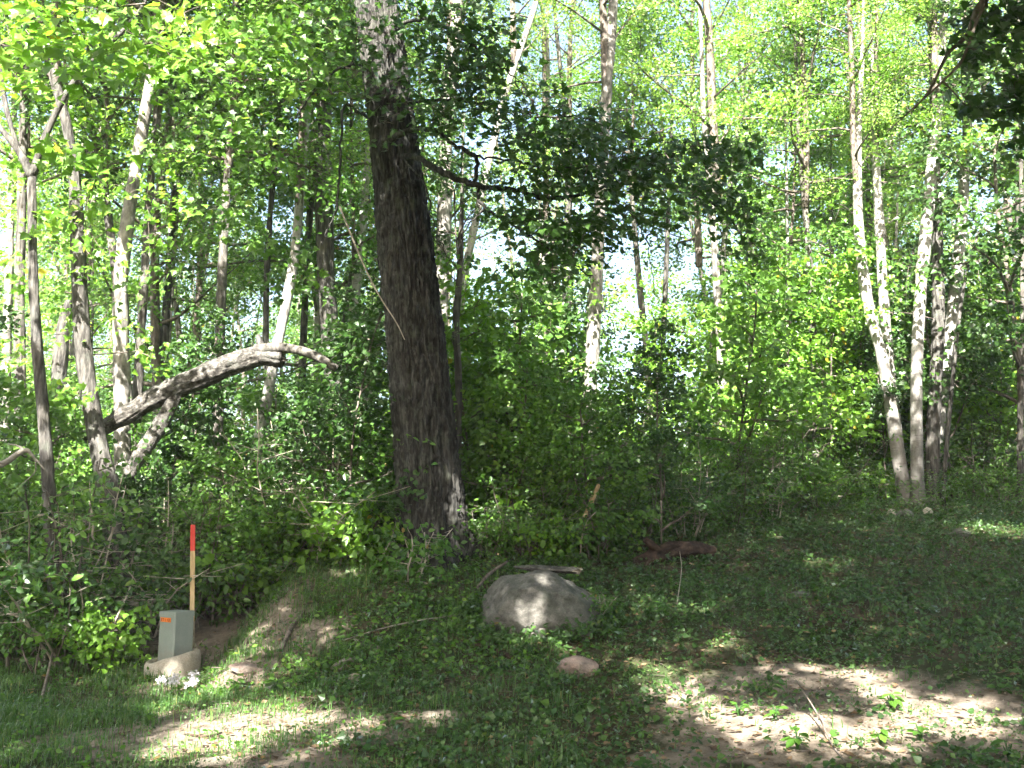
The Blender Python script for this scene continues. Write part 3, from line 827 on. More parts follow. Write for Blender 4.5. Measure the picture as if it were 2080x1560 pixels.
# ---- other trunks that can be told apart
T = add_tree
T('maple_tree', [(100, 1010, 27), (90, 860, 25), (75, 700, 23), (66, 520, 20), (65, 350, 18)], 11.6, 4.0 if False else 0, 'bark_grey',
  'slender pale maple forking into a V at the left edge', extra=[[(65, 360, 20), (40, 310, 16), (5, 265, 13), (-40, 210, 10)], [(65, 360, 18), (95, 270, 15), (135, 190, 13), (180, 130, 11), (270, 40, 8), (330, -60, 6)], [(40, 310, 9), (15, 230, 11), (2, 150, 10), (-5, 40, 8)]], seed=2)
vfork = [o for o in COL.objects if o.name == 'maple_tree'][0]
trees = [
 # name, pts, Y, top, bark, label, crown
 ('maple_tree', [(40, 830, 26), (40, 600, 22), (45, 380, 20), (50, 150, 18), (48, 0, 15)], 15, 14, 'bark_brown', 'straight dark grey maple behind the forked one at the left edge', ('tall', 0, 6.5, .8)),
 ('maple_tree', [(238, 1130, 50), (222, 1000, 46), (205, 930, 42), (178, 780, 36), (165, 650, 36), (158, 500, 32), (150, 350, 27), (135, 250, 23), (110, 160, 20), (85, 60, 17), (60, -20, 14)], 12.4, 13, 'bark_grey', 'lichened grey maple whose swollen base stands in the left thicket', ('mid', 1, 7.2, 1.2)),
 ('maple_tree', [(248, 850, 37), (246, 700, 36), (246, 560, 34), (262, 430, 31), (283, 300, 29), (300, 200, 26), (318, 60, 24), (325, -40, 22)], 14.2, 15, 'bark_aspen', 'sunlit pale grey trunk rising behind the fallen log', ('tall', 3, 8.6, .85)),
 ('ironwood_tree', [(262, 830, 20), (240, 600, 19), (225, 480, 18), (200, 310, 17), (165, 190, 15), (140, 80, 12)], 15.5, 12, 'bark_brown', 'dark crooked trunk leaning left between two grey maples', ('mid', 3, 7, 1.0)),
 ('maple_tree', [(280, 790, 22), (290, 620, 19), (300, 450, 17), (312, 300, 16), (326, 180, 15), (335, 40, 13)], 15.8, 14, 'bark_brown', 'thin dark trunk close behind the sunlit pale one', ('mid', 0, 8, 1.1)),
 ('maple_tree', [(443, 870, 24), (446, 700, 22), (455, 480, 20), (468, 280, 19), (478, 150, 17), (484, 0, 15)], 15.6, 14, 'bark_brown', 'upright dark grey trunk crossing behind the fallen log', ('tall', 1, 7.2, .8)),
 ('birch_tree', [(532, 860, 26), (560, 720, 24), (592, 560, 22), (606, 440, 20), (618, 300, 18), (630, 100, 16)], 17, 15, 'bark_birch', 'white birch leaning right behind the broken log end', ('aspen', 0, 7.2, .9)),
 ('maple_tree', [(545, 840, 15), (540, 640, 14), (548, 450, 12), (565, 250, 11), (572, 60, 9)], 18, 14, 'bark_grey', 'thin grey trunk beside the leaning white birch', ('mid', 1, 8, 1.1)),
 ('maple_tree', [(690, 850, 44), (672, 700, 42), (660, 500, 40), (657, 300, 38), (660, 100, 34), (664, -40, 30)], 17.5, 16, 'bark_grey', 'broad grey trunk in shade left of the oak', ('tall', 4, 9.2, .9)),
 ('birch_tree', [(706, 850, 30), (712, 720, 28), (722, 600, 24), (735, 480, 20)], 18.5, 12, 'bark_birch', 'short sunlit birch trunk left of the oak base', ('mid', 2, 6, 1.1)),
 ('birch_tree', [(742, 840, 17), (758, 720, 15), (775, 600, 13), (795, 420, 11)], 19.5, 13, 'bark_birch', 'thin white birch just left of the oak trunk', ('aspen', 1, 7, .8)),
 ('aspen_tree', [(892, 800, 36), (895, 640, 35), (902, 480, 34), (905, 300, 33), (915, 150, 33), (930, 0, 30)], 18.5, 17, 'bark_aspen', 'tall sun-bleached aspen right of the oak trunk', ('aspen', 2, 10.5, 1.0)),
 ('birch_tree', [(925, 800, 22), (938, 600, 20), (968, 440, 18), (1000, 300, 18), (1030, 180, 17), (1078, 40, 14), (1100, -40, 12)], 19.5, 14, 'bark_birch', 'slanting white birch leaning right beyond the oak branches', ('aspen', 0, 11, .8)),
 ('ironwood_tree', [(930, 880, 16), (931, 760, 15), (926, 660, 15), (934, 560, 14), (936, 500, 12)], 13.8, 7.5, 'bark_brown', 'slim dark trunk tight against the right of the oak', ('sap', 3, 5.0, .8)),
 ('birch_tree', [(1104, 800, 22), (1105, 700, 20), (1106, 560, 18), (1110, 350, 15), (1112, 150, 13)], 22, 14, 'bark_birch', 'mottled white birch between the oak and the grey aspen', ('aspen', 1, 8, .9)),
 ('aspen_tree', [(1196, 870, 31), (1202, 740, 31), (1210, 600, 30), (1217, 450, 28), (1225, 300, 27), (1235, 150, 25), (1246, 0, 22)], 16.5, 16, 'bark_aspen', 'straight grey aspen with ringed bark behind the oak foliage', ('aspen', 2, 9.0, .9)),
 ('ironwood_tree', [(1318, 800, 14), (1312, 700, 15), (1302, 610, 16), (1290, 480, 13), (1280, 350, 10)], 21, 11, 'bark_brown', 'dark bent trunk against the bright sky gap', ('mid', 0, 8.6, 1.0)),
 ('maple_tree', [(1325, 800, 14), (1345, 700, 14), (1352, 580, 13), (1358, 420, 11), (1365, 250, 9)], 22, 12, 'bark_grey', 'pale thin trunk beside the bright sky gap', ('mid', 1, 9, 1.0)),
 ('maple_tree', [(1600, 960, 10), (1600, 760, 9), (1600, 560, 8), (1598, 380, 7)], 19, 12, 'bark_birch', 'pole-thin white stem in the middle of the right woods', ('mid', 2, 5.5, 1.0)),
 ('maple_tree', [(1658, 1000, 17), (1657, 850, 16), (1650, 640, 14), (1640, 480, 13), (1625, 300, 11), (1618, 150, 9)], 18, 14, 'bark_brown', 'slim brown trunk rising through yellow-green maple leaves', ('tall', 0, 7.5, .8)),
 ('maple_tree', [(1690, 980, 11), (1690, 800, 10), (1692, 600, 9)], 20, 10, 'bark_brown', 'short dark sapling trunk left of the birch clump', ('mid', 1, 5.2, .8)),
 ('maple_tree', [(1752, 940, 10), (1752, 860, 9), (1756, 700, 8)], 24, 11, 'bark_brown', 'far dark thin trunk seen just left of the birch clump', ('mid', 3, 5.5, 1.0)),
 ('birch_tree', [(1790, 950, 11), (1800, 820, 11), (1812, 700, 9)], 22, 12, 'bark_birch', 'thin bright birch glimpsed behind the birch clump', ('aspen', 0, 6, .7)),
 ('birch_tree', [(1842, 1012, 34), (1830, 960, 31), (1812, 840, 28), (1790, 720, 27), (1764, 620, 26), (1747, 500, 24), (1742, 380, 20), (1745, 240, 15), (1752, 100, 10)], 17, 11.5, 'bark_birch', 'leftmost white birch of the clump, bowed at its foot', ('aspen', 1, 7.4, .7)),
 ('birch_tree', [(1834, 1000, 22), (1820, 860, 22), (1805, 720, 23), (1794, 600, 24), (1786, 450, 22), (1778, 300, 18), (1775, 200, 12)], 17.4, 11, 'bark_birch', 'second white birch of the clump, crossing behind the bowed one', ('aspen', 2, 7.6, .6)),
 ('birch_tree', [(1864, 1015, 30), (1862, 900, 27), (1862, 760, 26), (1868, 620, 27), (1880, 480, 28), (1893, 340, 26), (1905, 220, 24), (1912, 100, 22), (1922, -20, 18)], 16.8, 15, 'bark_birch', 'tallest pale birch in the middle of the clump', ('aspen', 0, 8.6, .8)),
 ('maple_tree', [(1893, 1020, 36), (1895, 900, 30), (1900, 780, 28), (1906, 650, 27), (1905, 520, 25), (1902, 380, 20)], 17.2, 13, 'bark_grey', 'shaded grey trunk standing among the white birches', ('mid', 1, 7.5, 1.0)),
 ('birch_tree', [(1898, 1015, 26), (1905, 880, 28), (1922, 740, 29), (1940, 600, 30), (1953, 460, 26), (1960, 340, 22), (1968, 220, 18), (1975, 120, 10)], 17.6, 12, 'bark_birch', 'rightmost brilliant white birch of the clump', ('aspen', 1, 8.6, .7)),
 ('birch_tree', [(1915, 1010, 10), (1925, 880, 10), (1940, 720, 9), (1958, 580, 8), (1985, 480, 6)], 17.0, 7, 'bark_grey', 'finger-thin stem at the right foot of the birch clump', None),
 ('maple_tree', [(2072, 950, 14), (2074, 800, 13), (2078, 650, 12)], 17, 13, 'bark_brown', 'dark slim trunk at the right edge of the picture', ('mid', 3, 3.6, 1.3)),
 ('aspen_tree', [(10, 900, 20), (14, 700, 21), (20, 500, 18), (24, 330, 16)], 18, 14, 'bark_aspen', 'bright sunlit trunk at the far left edge', ('tall', 2, 7.5, .8)),
 ('dead_tree', [(118, 850, 34), (120, 760, 32), (130, 660, 28), (140, 610, 14)], 15, 0, 'bark_grey', 'broken lichened snag between the left trunks', None),
 ('maple_tree', [(330, 830, 20), (338, 700, 19), (348, 560, 17), (360, 380, 14)], 20, 13, 'bark_aspen', 'pale distant trunk seen above the middle of the fallen log', ('tall', 2, 6.5, .8)),
 ('maple_tree', [(612, 830, 18), (616, 700, 17), (622, 560, 15), (630, 380, 12)], 21, 14, 'bark_grey', 'grey distant trunk beneath the arched dead limb', ('tall', 5, 7, .8)),
]
for k, (nm, pts, Y, top, bk, lab, cr) in enumerate(trees):
    T(nm, pts, Y, top, bk, lab, None, cr, seed=10 + k, flare=.25 if Y > 15 else .4)

# near bright maple foliage at the upper left, on the forked maple's limbs
rng = np.random.default_rng(33)
vb = np.array(vfork.location)
def sprays_for(t, spec, Y0, m, L, size, kind, mat, seed, twigs=None, thin=1.0, **kw):
    spec = [(a[0], a[1], a[2], a[3], a[4], a[5], max(2, int(a[6] * thin))) for a in spec]
    C = np.vstack([blob(rng, px, py, Y0 + dY, rx, ry, rY, n) for (px, py, dY, rx, ry, rY, n) in spec])
    D = C - np.array([C[:, 0].mean(), C[:, 1].mean() + 1.0, C[:, 2].mean()]) + rng.normal(0, .4, C.shape)
    add_sprays(t, C, D, m, L, size, kind, mat, seed, **kw)
    if twigs is not None:
        b = np.array(t.location)
        mbt = twig_tree(rng, twigs, C)
        obj('twig', mbt.make('twig', M['twig'], True, b), t)['kind'] = 'stuff'
vt = np.vstack([catmull([at(65, 350, 11.6), at(95, 270, 11.4), at(135, 190, 11), at(180, 130, 10.4), at(270, 40, 9.6), at(340, -60, 9)], 6),
                catmull([at(65, 350, 11.6), at(40, 310, 11.3), at(5, 265, 11), at(-40, 210, 10.5)], 6),
                catmull([at(135, 190, 11), at(160, 280, 10.6), at(210, 320, 10.2)], 4)])
sprays_for(vfork, [(60, 90, -2, 110, 50, .8, 24), (170, 110, -2.2, 110, 45, .8, 26), (280, 90, -2.3, 90, 45, .8, 20), (60, 180, -1.6, 70, 30, .6, 10), (330, 130, -2, 60, 40, .6, 12),
                   (200, 320, -1.6, 60, 28, .4, 9), (150, 300, -1.4, 40, 25, .4, 5), (60, 20, -2, 110, 40, .8, 18), (220, 20, -2.2, 110, 40, .8, 20), (400, 40, -2, 70, 60, .8, 16), (370, 100, -1.6, 50, 50, .6, 8),
                   (120, 440, -1.0, 40, 20, .4, 5), (150, 420, -.6, 30, 15, .3, 4)], 11.0, 9, .60, .13, 'maple', 'leaf_maple', 34, vt, thin=.5)
lit_trunk = [o for o in COL.objects if o.get('label', '').startswith('sunlit pale grey trunk')][0]
lt = catmull([at(x, y, 14.2) for x, y in ((246, 700), (246, 560), (262, 430), (283, 300), (300, 200), (318, 60), (325, -60))], 5)
sprays_for(lit_trunk, [(285, 590, -.7, 26, 50, .4, 9), (300, 470, -.6, 26, 40, .4, 5), (450, 90, -2.5, 110, 90, 1.2, 46), (560, 60, -2.6, 100, 80, 1.2, 44), (480, 220, -2, 110, 70, 1, 40), (600, 190, -2, 80, 80, 1, 30),
                       (390, 300, -1, 90, 60, .8, 26), (430, 420, -.5, 90, 60, .8, 26), (380, 200, -1.6, 70, 60, .8, 20), (560, 330, -1, 90, 60, .9, 28), (640, 90, -2.3, 60, 90, 1, 26), (520, 470, -.3, 90, 60, .9, 24), (590, 560, .3, 70, 50, .8, 18), (350, 520, .2, 60, 60, .8, 16)],
           14.2, 9, .62, .115, 'maple', 'leaf_mid', 35, lt, thin=.55)

lb = [o for o in COL.objects if o.get('label', '').startswith('lichened grey maple')][0]
sprays_for(lb, [(110, 480, -.5, 60, 40, .4, 8), (200, 520, -.3, 50, 60, .4, 9), (40, 560, -.2, 50, 60, .4, 8), (330, 400, 0, 60, 60, .5, 10), (130, 640, .2, 60, 60, .4, 9), (300, 700, .4, 40, 60, .4, 7), (20, 740, -.2, 50, 60, .4, 9), (130, 800, -.3, 50, 50, .4, 10), (60, 340, -.5, 60, 50, .4, 8), (220, 400, -.2, 50, 50, .4, 8)],
           12.4, 9, .5, .10, 'maple', 'leaf_maple', 39, catmull([at(178, 780, 12.4), at(158, 500, 12.4), at(150, 350, 12.4), at(110, 160, 12.4)], 5))
bt = [o for o in COL.objects if o.get('label', '').startswith('shaded grey trunk standing among')][0]
sprays_for(bt, [(1860, 560, -.8, 90, 50, .5, 16), (1800, 640, -.6, 60, 60, .5, 12), (1930, 420, -.8, 80, 60, .5, 14), (1990, 560, -.5, 60, 90, .6, 18), (1840, 330, -.6, 80, 60, .5, 14), (1720, 420, -.4, 60, 80, .5, 14), (1910, 760, -.5, 40, 40, .3, 6), (1700, 640, -.2, 60, 60, .5, 14), (2000, 300, -.5, 60, 80, .5, 14), (1780, 180, -.5, 80, 60, .6, 12), (1930, 150, -.6, 80, 60, .6, 14)],
           17.2, 10, .55, .085, 'maple', 'leaf_mid', 37, thin=.55, twigs= catmull([at(1895, 900, 17.2), at(1906, 650, 17.2), at(1905, 520, 17.2), at(1902, 380, 17.2), at(1902, 100, 17.2)], 6))
ap = [o for o in COL.objects if o.get('label', '').startswith('straight grey aspen')][0]
sprays_for(ap, [(1270, 600, -.6, 60, 60, .5, 12), (1180, 560, -.6, 50, 40, .4, 7), (1140, 700, -.5, 60, 70, .5, 12)], 16.5, 12, .55, .085, 'maple', 'leaf_maple', 38, catmull([at(1200, 780, 16.5), at(1210, 600, 16.5), at(1225, 300, 16.5)], 6))
# overhanging branch at the upper right corner, from a tree beside the photographer
rt_base = np.array([7.2, 4.6, gz(7.2, 4.6)])
side = thing('maple_tree', rt_base, 'dark maple branch hanging into the upper right corner', 'tree')
Q = catmull([rt_base - (0, 0, .2), rt_base + (0, 0, 3), rt_base + (.1, .1, 7), rt_base + (0, .2, 12)], 6)
obj('trunk', MB().tube(Q, np.linspace(.2, .03, len(Q)), 12, .05, 3).make('trunk', M['bark_grey'], True, rt_base), side)
rl = [catmull([rt_base + (0, 0, 5.6), at(2200, -80, 7.6), at(2010, -10, 8), at(1965, 70, 8.2), at(1925, 110, 8.3), at(1890, 180, 8.4), at(1850, 230, 8.5)], 6),
      catmull([at(2010, -10, 8), at(1985, 40, 8), at(1955, 120, 8), at(1915, 165, 8.1), at(1860, 215, 8.2), at(1800, 270, 8.4)], 6),
      catmull([at(2200, -80, 7.6), at(2120, 60, 8.2), at(2040, 160, 8.4)], 5)]
for k, q_ in enumerate(rl):
    obj('limb', MB().tube(q_, np.linspace(.04 if k == 0 else .018, .005, len(q_)), 7, .1, 4).make('limb', M['twig'], True, rt_base), side)
sprays_for(side, [(2030, 90, 0, 60, 60, .4, 16), (2060, 180, 0, 50, 60, .4, 12), (2000, 40, 0, 40, 40, .3, 7), (2080, 260, .3, 50, 60, .4, 9), (1960, 230, .2, 50, 40, .4, 6), (2060, 20, 0, 60, 40, .3, 8)], 8.2, 13, .34, .105, 'maple', 'leaf_oak', 36, np.vstack(rl))

# ---- background trees deeper in the woods
rng = np.random.default_rng(55)
tv = []
for k in range(4):
    pts = limb_path(rng, (0, 0, -.3), (rng.normal(0, .04), rng.normal(0, .04), 1), 13, 9, .035, 0)
    q_ = catmull(pts, 3)
    tv.append([MB().tube(q_, np.linspace(.17, .03, len(q_)), 9, .07, k).make('trunk', M[b], True) for b in ('bark_grey', 'bark_brown', 'bark_birch', 'bark_aspen')])
def bgtree(x, y, kind, k, zb, sc, tr, lab, grp):
    g = gz(x, y)
    t = thing('forest_tree', (x, y, g), lab, 'tree', grp)
    o = obj('trunk', tv[tr[0]][tr[1]], t); o.scale = (tr[2], tr[2], max(1.0, (zb + 5) / 11)); o.rotation_euler = (0, 0, rng.uniform(0, 6))
    lm, bm = CROWN[kind][k]
    rz = rng.uniform(-.7, .7)
    mir = rng.choice([-1, 1])
    for nm, me in (('crown', lm), ('branchwork', bm)):
        c = obj(nm, me, t, (0, 0, zb)); c.scale = (sc * mir, sc, sc); c.rotation_euler = (0, 0, rz)
placed = []
n_bg = 0
for tries in range(6000):
    y = 19 + 34 * rng.random() ** 1.15
    x = rng.uniform(-.62, .62) * (y + 3)
    u = x / y
    if any((x - a) ** 2 + (y - b) ** 2 < (1.7 + .02 * y) ** 2 for a, b in placed): continue
    if .07 < u < .19 and rng.random() < .97: continue
    if -.09 < u < .45 and rng.random() < .3: continue          # the thin place where the sky shows
    placed.append((x, y)); n_bg += 1
    kind = rng.choice(['tall', 'mid', 'aspen'], p=[.5, .28, .22])
    k = int(rng.integers(len(CROWN[kind])))
    zb = {'tall': rng.uniform(2.5, 6), 'mid': rng.uniform(1.4, 4), 'aspen': rng.uniform(3.5, 7)}[kind]
    b = 3 if kind == 'aspen' else int(rng.choice([0, 1, 2], p=[.5, .3, .2]))
    pxl = 1040 + F * u
    zone = 'beyond the left trunks' if pxl < 330 else 'behind the fallen log' if pxl < 640 else 'behind the oak trunk' if pxl < 960 else 'behind the oak foliage' if pxl < 1250 else 'beside the sky gap' if pxl < 1450 else 'left of the birch clump' if pxl < 1730 else 'behind the birch clump' if pxl < 2000 else 'at the right edge'
    far = 'nearer' if y < 26 else 'distant' if y < 37 else 'farthest'
    lab = far + ' ' + {'tall': 'broad leafy maple', 'mid': 'low bushy tree', 'aspen': 'slim small-leaved aspen'}[kind] + ' with ' + ['grey', 'dark brown', 'white', 'pale'][b] + ' trunk ' + zone
    bgtree(x, y, kind, k, zb, rng.uniform(.85, 1.25), (int(rng.integers(4)), b, rng.uniform(.45, 1.1)), lab, {'tall': 'maples deep in the woods', 'mid': 'bushy trees deep in the woods', 'aspen': 'aspens deep in the woods'}[kind])
    if n_bg >= 72: break

for (px, Y, kind, k, zb, sc, lab) in [(1160, 23, 'aspen', 1, 5.5, 1.1, 'aspen of pale leaves above the oak branch'), (1430, 22, 'tall', 5, 5.5, .95, 'bright leafy aspen right of the sky gap'), (1540, 24, 'tall', 3, 4, 1.0, 'sunny yellow-green maple in the right woods')]:
    bgtree(at(px, 900, Y)[0], Y, kind, k, zb, sc, (k % 4, 3, .7), lab, None)

# ---- saplings of the understorey
placed = []
SAPW = [(-.6, .6)]
n = 0
for tries in range(5000):
    y = 12.6 + 13 * rng.random() ** 1.1
    x = rng.uniform(-.58, .58) * y
    if y < 17.5 and x > 2.2 and y < 15.2 + (0 if x < 4 else 2.6): continue        # the open slope
    if (x - oak_base[0]) ** 2 + (y - oak_base[1]) ** 2 < 1.2: continue
    if y < oak_base[1] + .3 and abs(x - oak_base[0]) < 1.0: continue
    if any((x - a) ** 2 + (y - b) ** 2 < .7 for a, b in placed): continue
    if 1225 < 1040 + F * x / y < 1440 and y > 15 and rng.random() < .93: continue
    placed.append((x, y)); n += 1
    k = int(rng.integers(4)); sc = rng.uniform(.65, 1.15) * (1.3 if x > -.5 and y > 15 else 1.0)
    pxl = 1040 + F * x / y
    zone = 'under the left trunks' if pxl < 330 else 'behind the fallen log' if pxl < 640 else 'left of the oak' if pxl < 850 else 'right of the oak' if pxl < 1100 else 'behind the boulder' if pxl < 1320 else 'above the rotten log' if pxl < 1520 else 'left of the birch clump' if pxl < 1800 else 'right of the birch clump'
    lab = ('small ' if sc < .85 else 'tall ') + ['mid-green', 'fresh green', 'yellow-green', 'dark green'][k] + ' sapling ' + ('in near undergrowth ' if y < 17 else 'deep in undergrowth ') + zone
    t = thing('sapling', (x, y, gz(x, y)), lab, 'sapling', 'understorey saplings')
    lm, bm = CROWN['sap'][k]
    rz = rng.uniform(-.8, .8)
    for nm, me in (('crown', lm), ('stem', bm)):
        o = obj(nm, me, t, (0, 0, .1)); o.scale = (sc, sc, sc); o.rotation_euler = (0, 0, rz)
    if n >= 115: break

# ---- dense undergrowth, one mass nobody could count
sp = []
for tries in range(20000):
    y = 12.9 + 12 * rng.random() ** 1.2
    x = rng.uniform(-.60, .60) * y
    if x > 2.0 and y < 14.6 + (1.0 if x < 5 else 3.2): continue
    if (x - oak_base[0]) ** 2 + (y - oak_base[1]) ** 2 < 1.0: continue
    sp.append((x, y, rng.uniform(.7, 1.35) * (1.15 if x < 0 else 1.0), rng.uniform(-.9, .9)))
    if len(sp) >= 330: break
ug = tag(obj('undergrowth', None), 'dense green undergrowth filling the woods behind the bank', None, None, 'stuff')
for (x, y, sc, rz) in sp:
    k = int(rng.integers(5))
    for nm, me in (('foliage', SHRUB[k][0]), ('stem', SHRUB[k][1])):
        o = obj(nm, me, ug, (x, y, gz(x, y) - .02)); o.scale = (sc * rng.choice([-1, 1]), sc, sc); o.rotation_euler = (0, 0, rz)

# ---- separate shrubs in front
def shrub(px, py, k, sc, label, grp=None, dz=0, Y=None, rz=None):
    p = gpix(px, py)
    if Y: 
        q_ = at(px, py, Y); p = np.array([q_[0], Y, gz(q_[0], Y)])
    t = thing('shrub', p, label, 'shrub', grp)
    rz = rng.uniform(-.9, .9) if rz is None else rz
    for nm, me in (('foliage', SHRUB[k][0]), ('stem', SHRUB[k][1])):
        o = obj(nm, me, t); o.scale = (sc, sc, sc); o.rotation_euler = (0, 0, rz)
    return t
for (px, Y, k, sc, lab) in [
    (20, 11.5, 0, 1.75, 'sunlit shrub at the left edge of the picture'), (95, 11.7, 1, 1.45, 'tall twiggy shrub between the forked maple and the lichened maple'),
    (165, 11.5, 3, 1.5, 'shrub of bare pale stems left of the swollen maple base'), (215, 11.3, 2, .85, 'bright maple-leaved bush hanging over the bare soil left of the metal box'),
    (120, 11.1, 0, 1.0, 'low broad-leaved bush in the sun below the forked maple'), (290, 12.3, 3, 1.35, 'dark shrub behind the green metal box'),
    (360, 12.5, 1, 1.25, 'shaded shrub behind the red-topped stake'), (440, 12.6, 0, 1.3, 'heart-leaved shrub right of the red-topped stake'),
    (520, 12.8, 1, 1.15, 'leafy shrub on the crest above the bare bank'), (600, 12.7, 0, 1.1, 'light green shrub with a dead brown spray on the bank crest'),
    (690, 12.5, 2, 1.1, 'young maple bush left of the oak foot'), (760, 12.3, 4, 1.0, 'low shrub touching the left side of the oak foot'),
    (835, 11.6, 4, 1.15, 'broad-leaved seedling bush in front of the oak foot'), (990, 12.6, 0, .8, 'sunlit shrub right of the oak foot'),
    (1060, 13.0, 1, .8, 'shrub behind the flat broken log'), (1130, 13.4, 3, .9, 'shrub with a white leaf behind the boulder'), (1220, 13.5, 0, .85, 'shrub behind the leaning dead stick'),
    (1300, 13.8, 1, .9, 'shrub above the rotten log'), (1400, 14.2, 3, .95, 'grey-green shrub at the end of the rotten log'), (1490, 14.8, 1, .9, 'nodding shrub at the top of the shaded slope'), (1570, 15.4, 3, .9, 'tangled shrub left of the slim brown trunk'),
    (1210, 10.6, 4, .55, 'small twiggy plant growing at the right of the boulder'), (2040, 17.6, 1, 1.1, 'dark shrub at the right edge beyond the slope'), (1975, 17.9, 0, 1.0, 'shrub right of the birch clump'), (1780, 18.2, 2, 1.0, 'bright shrub left of the birch clump'), (1700, 18, 0, .9, 'yellow-green shrub beside the slim brown trunk')]:
    shrub(px, 1100, k, sc, lab, Y=Y)

# ------------------------------------------------------------------ trees behind the photographer whose crowns shade the clearing
rng = np.random.default_rng(77)
pb_ = at(355, 1345, 11.0)
shade_trunks = [(-8.5, 2.5), (-4.5, -5.5), (0.5, -8.5), (4.8, -4.5), (8.2, -0.5)]
tg = []
for k in range(10500):                                    # ground to be shaded
    x = rng.uniform(-9, 12); y = rng.uniform(5.0, 17)
    if x < -2.6 and y > 9.6: continue
    if x < -1.0 and y > 13: continue
    tg.append((x, y, gz(x, y) + rng.uniform(0, .4)))
tg = np.array(tg)
ot = OAK_SPRAYS[rng.integers(len(OAK_SPRAYS), size=900)] + rng.normal(0, .25, (900, 3))
tr_ = np.array([[S[k][0] + rng.uniform(-.5, .5), S[k][1] - .4, S[k][2]] for k in rng.integers(0, int(len(S) * .55), 420)])
mid_ = np.stack([rng.uniform(-3, 4, 420), rng.uniform(12.5, 16, 420), rng.uniform(1.2, 3.2, 420)], 1)
lf_ = np.stack([rng.uniform(-7.5, -2.2, 1500), rng.uniform(11, 14, 1500), rng.uniform(.2, 2.4, 1500)], 1)
bf_ = np.stack([rng.uniform(4.5, 9.5, 700), rng.uniform(14.5, 17.6, 700), rng.uniform(1.8, 4.0, 700)], 1)
pd_ = np.array([pb_[0], pb_[1] - .2, .35]) + rng.normal(0, 1, (240, 3)) * np.array([.22, .05, .24])
cs_ = np.array([gpix(a, b) for a, b in zip(rng.uniform(20, 240, 260), rng.uniform(1290, 1560, 260))])
tg = np.vstack([tg, ot, tr_, mid_, lf_, bf_, pd_, cs_])
hh = rng.uniform(6.5, 12.5, len(tg))
cp = tg + SUN[None] * ((hh - tg[:, 2]) / SUN[2])[:, None]
ok = ~blocks_patch(cp)
pxs, pys, dep = project(cp)
vis = (dep > .2) & (pxs > -260) & (pxs < 2340) & (pys > -330)
ok &= ~vis
# uneven holes so that the shade is dappled
ok &= (vnoise(tg * np.array([1, 1, 0.0]) , 91, 1.25) > -.44)
cp = cp[ok]
# the rest of the crowns, overhead and behind
ex = np.stack([rng.uniform(-10, 12, 6500), rng.uniform(-12, 7, 6500), rng.uniform(6.5, 13.5, 6500)], 1)
pxs, pys, dep = project(ex)
sunz = ex[:, 2:3] / SUN[2]
gp_ = ex - SUN[None] * sunz
free = ((gp_[:, 0] < -2.4) & (gp_[:, 1] > 10.2)) | (gp_[:, 1] > 19)
ex = ex[~blocks_patch(ex) & ~((dep > .2) & (pxs > -260) & (pxs < 2340) & (pys > -330)) & ~free]
cp = np.vstack([cp, ex])
own = np.argmin(np.stack([np.hypot(cp[:, 0] - a, cp[:, 1] - b) for a, b in shade_trunks], 1), 1)
near_lab = ['maple left of the photographer shading the clearing', 'maple behind the photographer to the left', 'tall maple straight behind the photographer', 'maple behind the photographer to the right', 'maple right of the photographer shading the slope']
for k, (a, b) in enumerate(shade_trunks):
    base = np.array([a, b, gz(a, b)])
    t = thing('shade_tree', base, near_lab[k], 'tree')
    q_ = catmull([base - (0, 0, .2), base + (.1, 0, 4), base + (0, .2, 8), base + (.1, .1, 13)], 5)
    obj('trunk', MB().tube(q_, np.linspace(.22, .04, len(q_)), 10, .06, k).make('trunk', M['bark_grey'], True, base), t)
    C = cp[own == k]
    if not len(C): continue
    mb = MB()
    for c in C[::70]:
        s0 = base + np.array([0, 0, min(12, max(3.5, c[2] - base[2] - 2.0))])
        pts = np.array([s0, s0 * .55 + c * .45 + (0, 0, .4), c])
        mm = project(pts)
        mb.tube(catmull(pts, 4), np.linspace(.05, .008, 9), 4, caps=False)
    obj('limb', mb.make('limb', M['twig'], True, base), t)['kind'] = 'stuff'
    add_sprays(t, C, C - base, 16, .62, .15, 'quad', 'leaf_oak', 80 + k)

for k, (x, y, kind, v_, zb, sc, lab) in enumerate([(11.5, 5, 'tall', 0, 4, 1.2, 'broad maple standing right of the clearing'), (13.5, 10.5, 'tall', 1, 3, 1.2, 'maple at the right end of the slope'), (12.5, -2, 'tall', 4, 4, 1.2, 'maple far right behind the photographer'),
        (-14.5, 6.5, 'tall', 3, 3.5, 1.1, 'maple left of the clearing beyond the grass'), (-14, 0, 'tall', 1, 4, 1.2, 'maple far left behind the photographer')]):
    bgtree(x, y, kind, v_, zb, sc, (k % 4, 0, 1.0), lab, None)
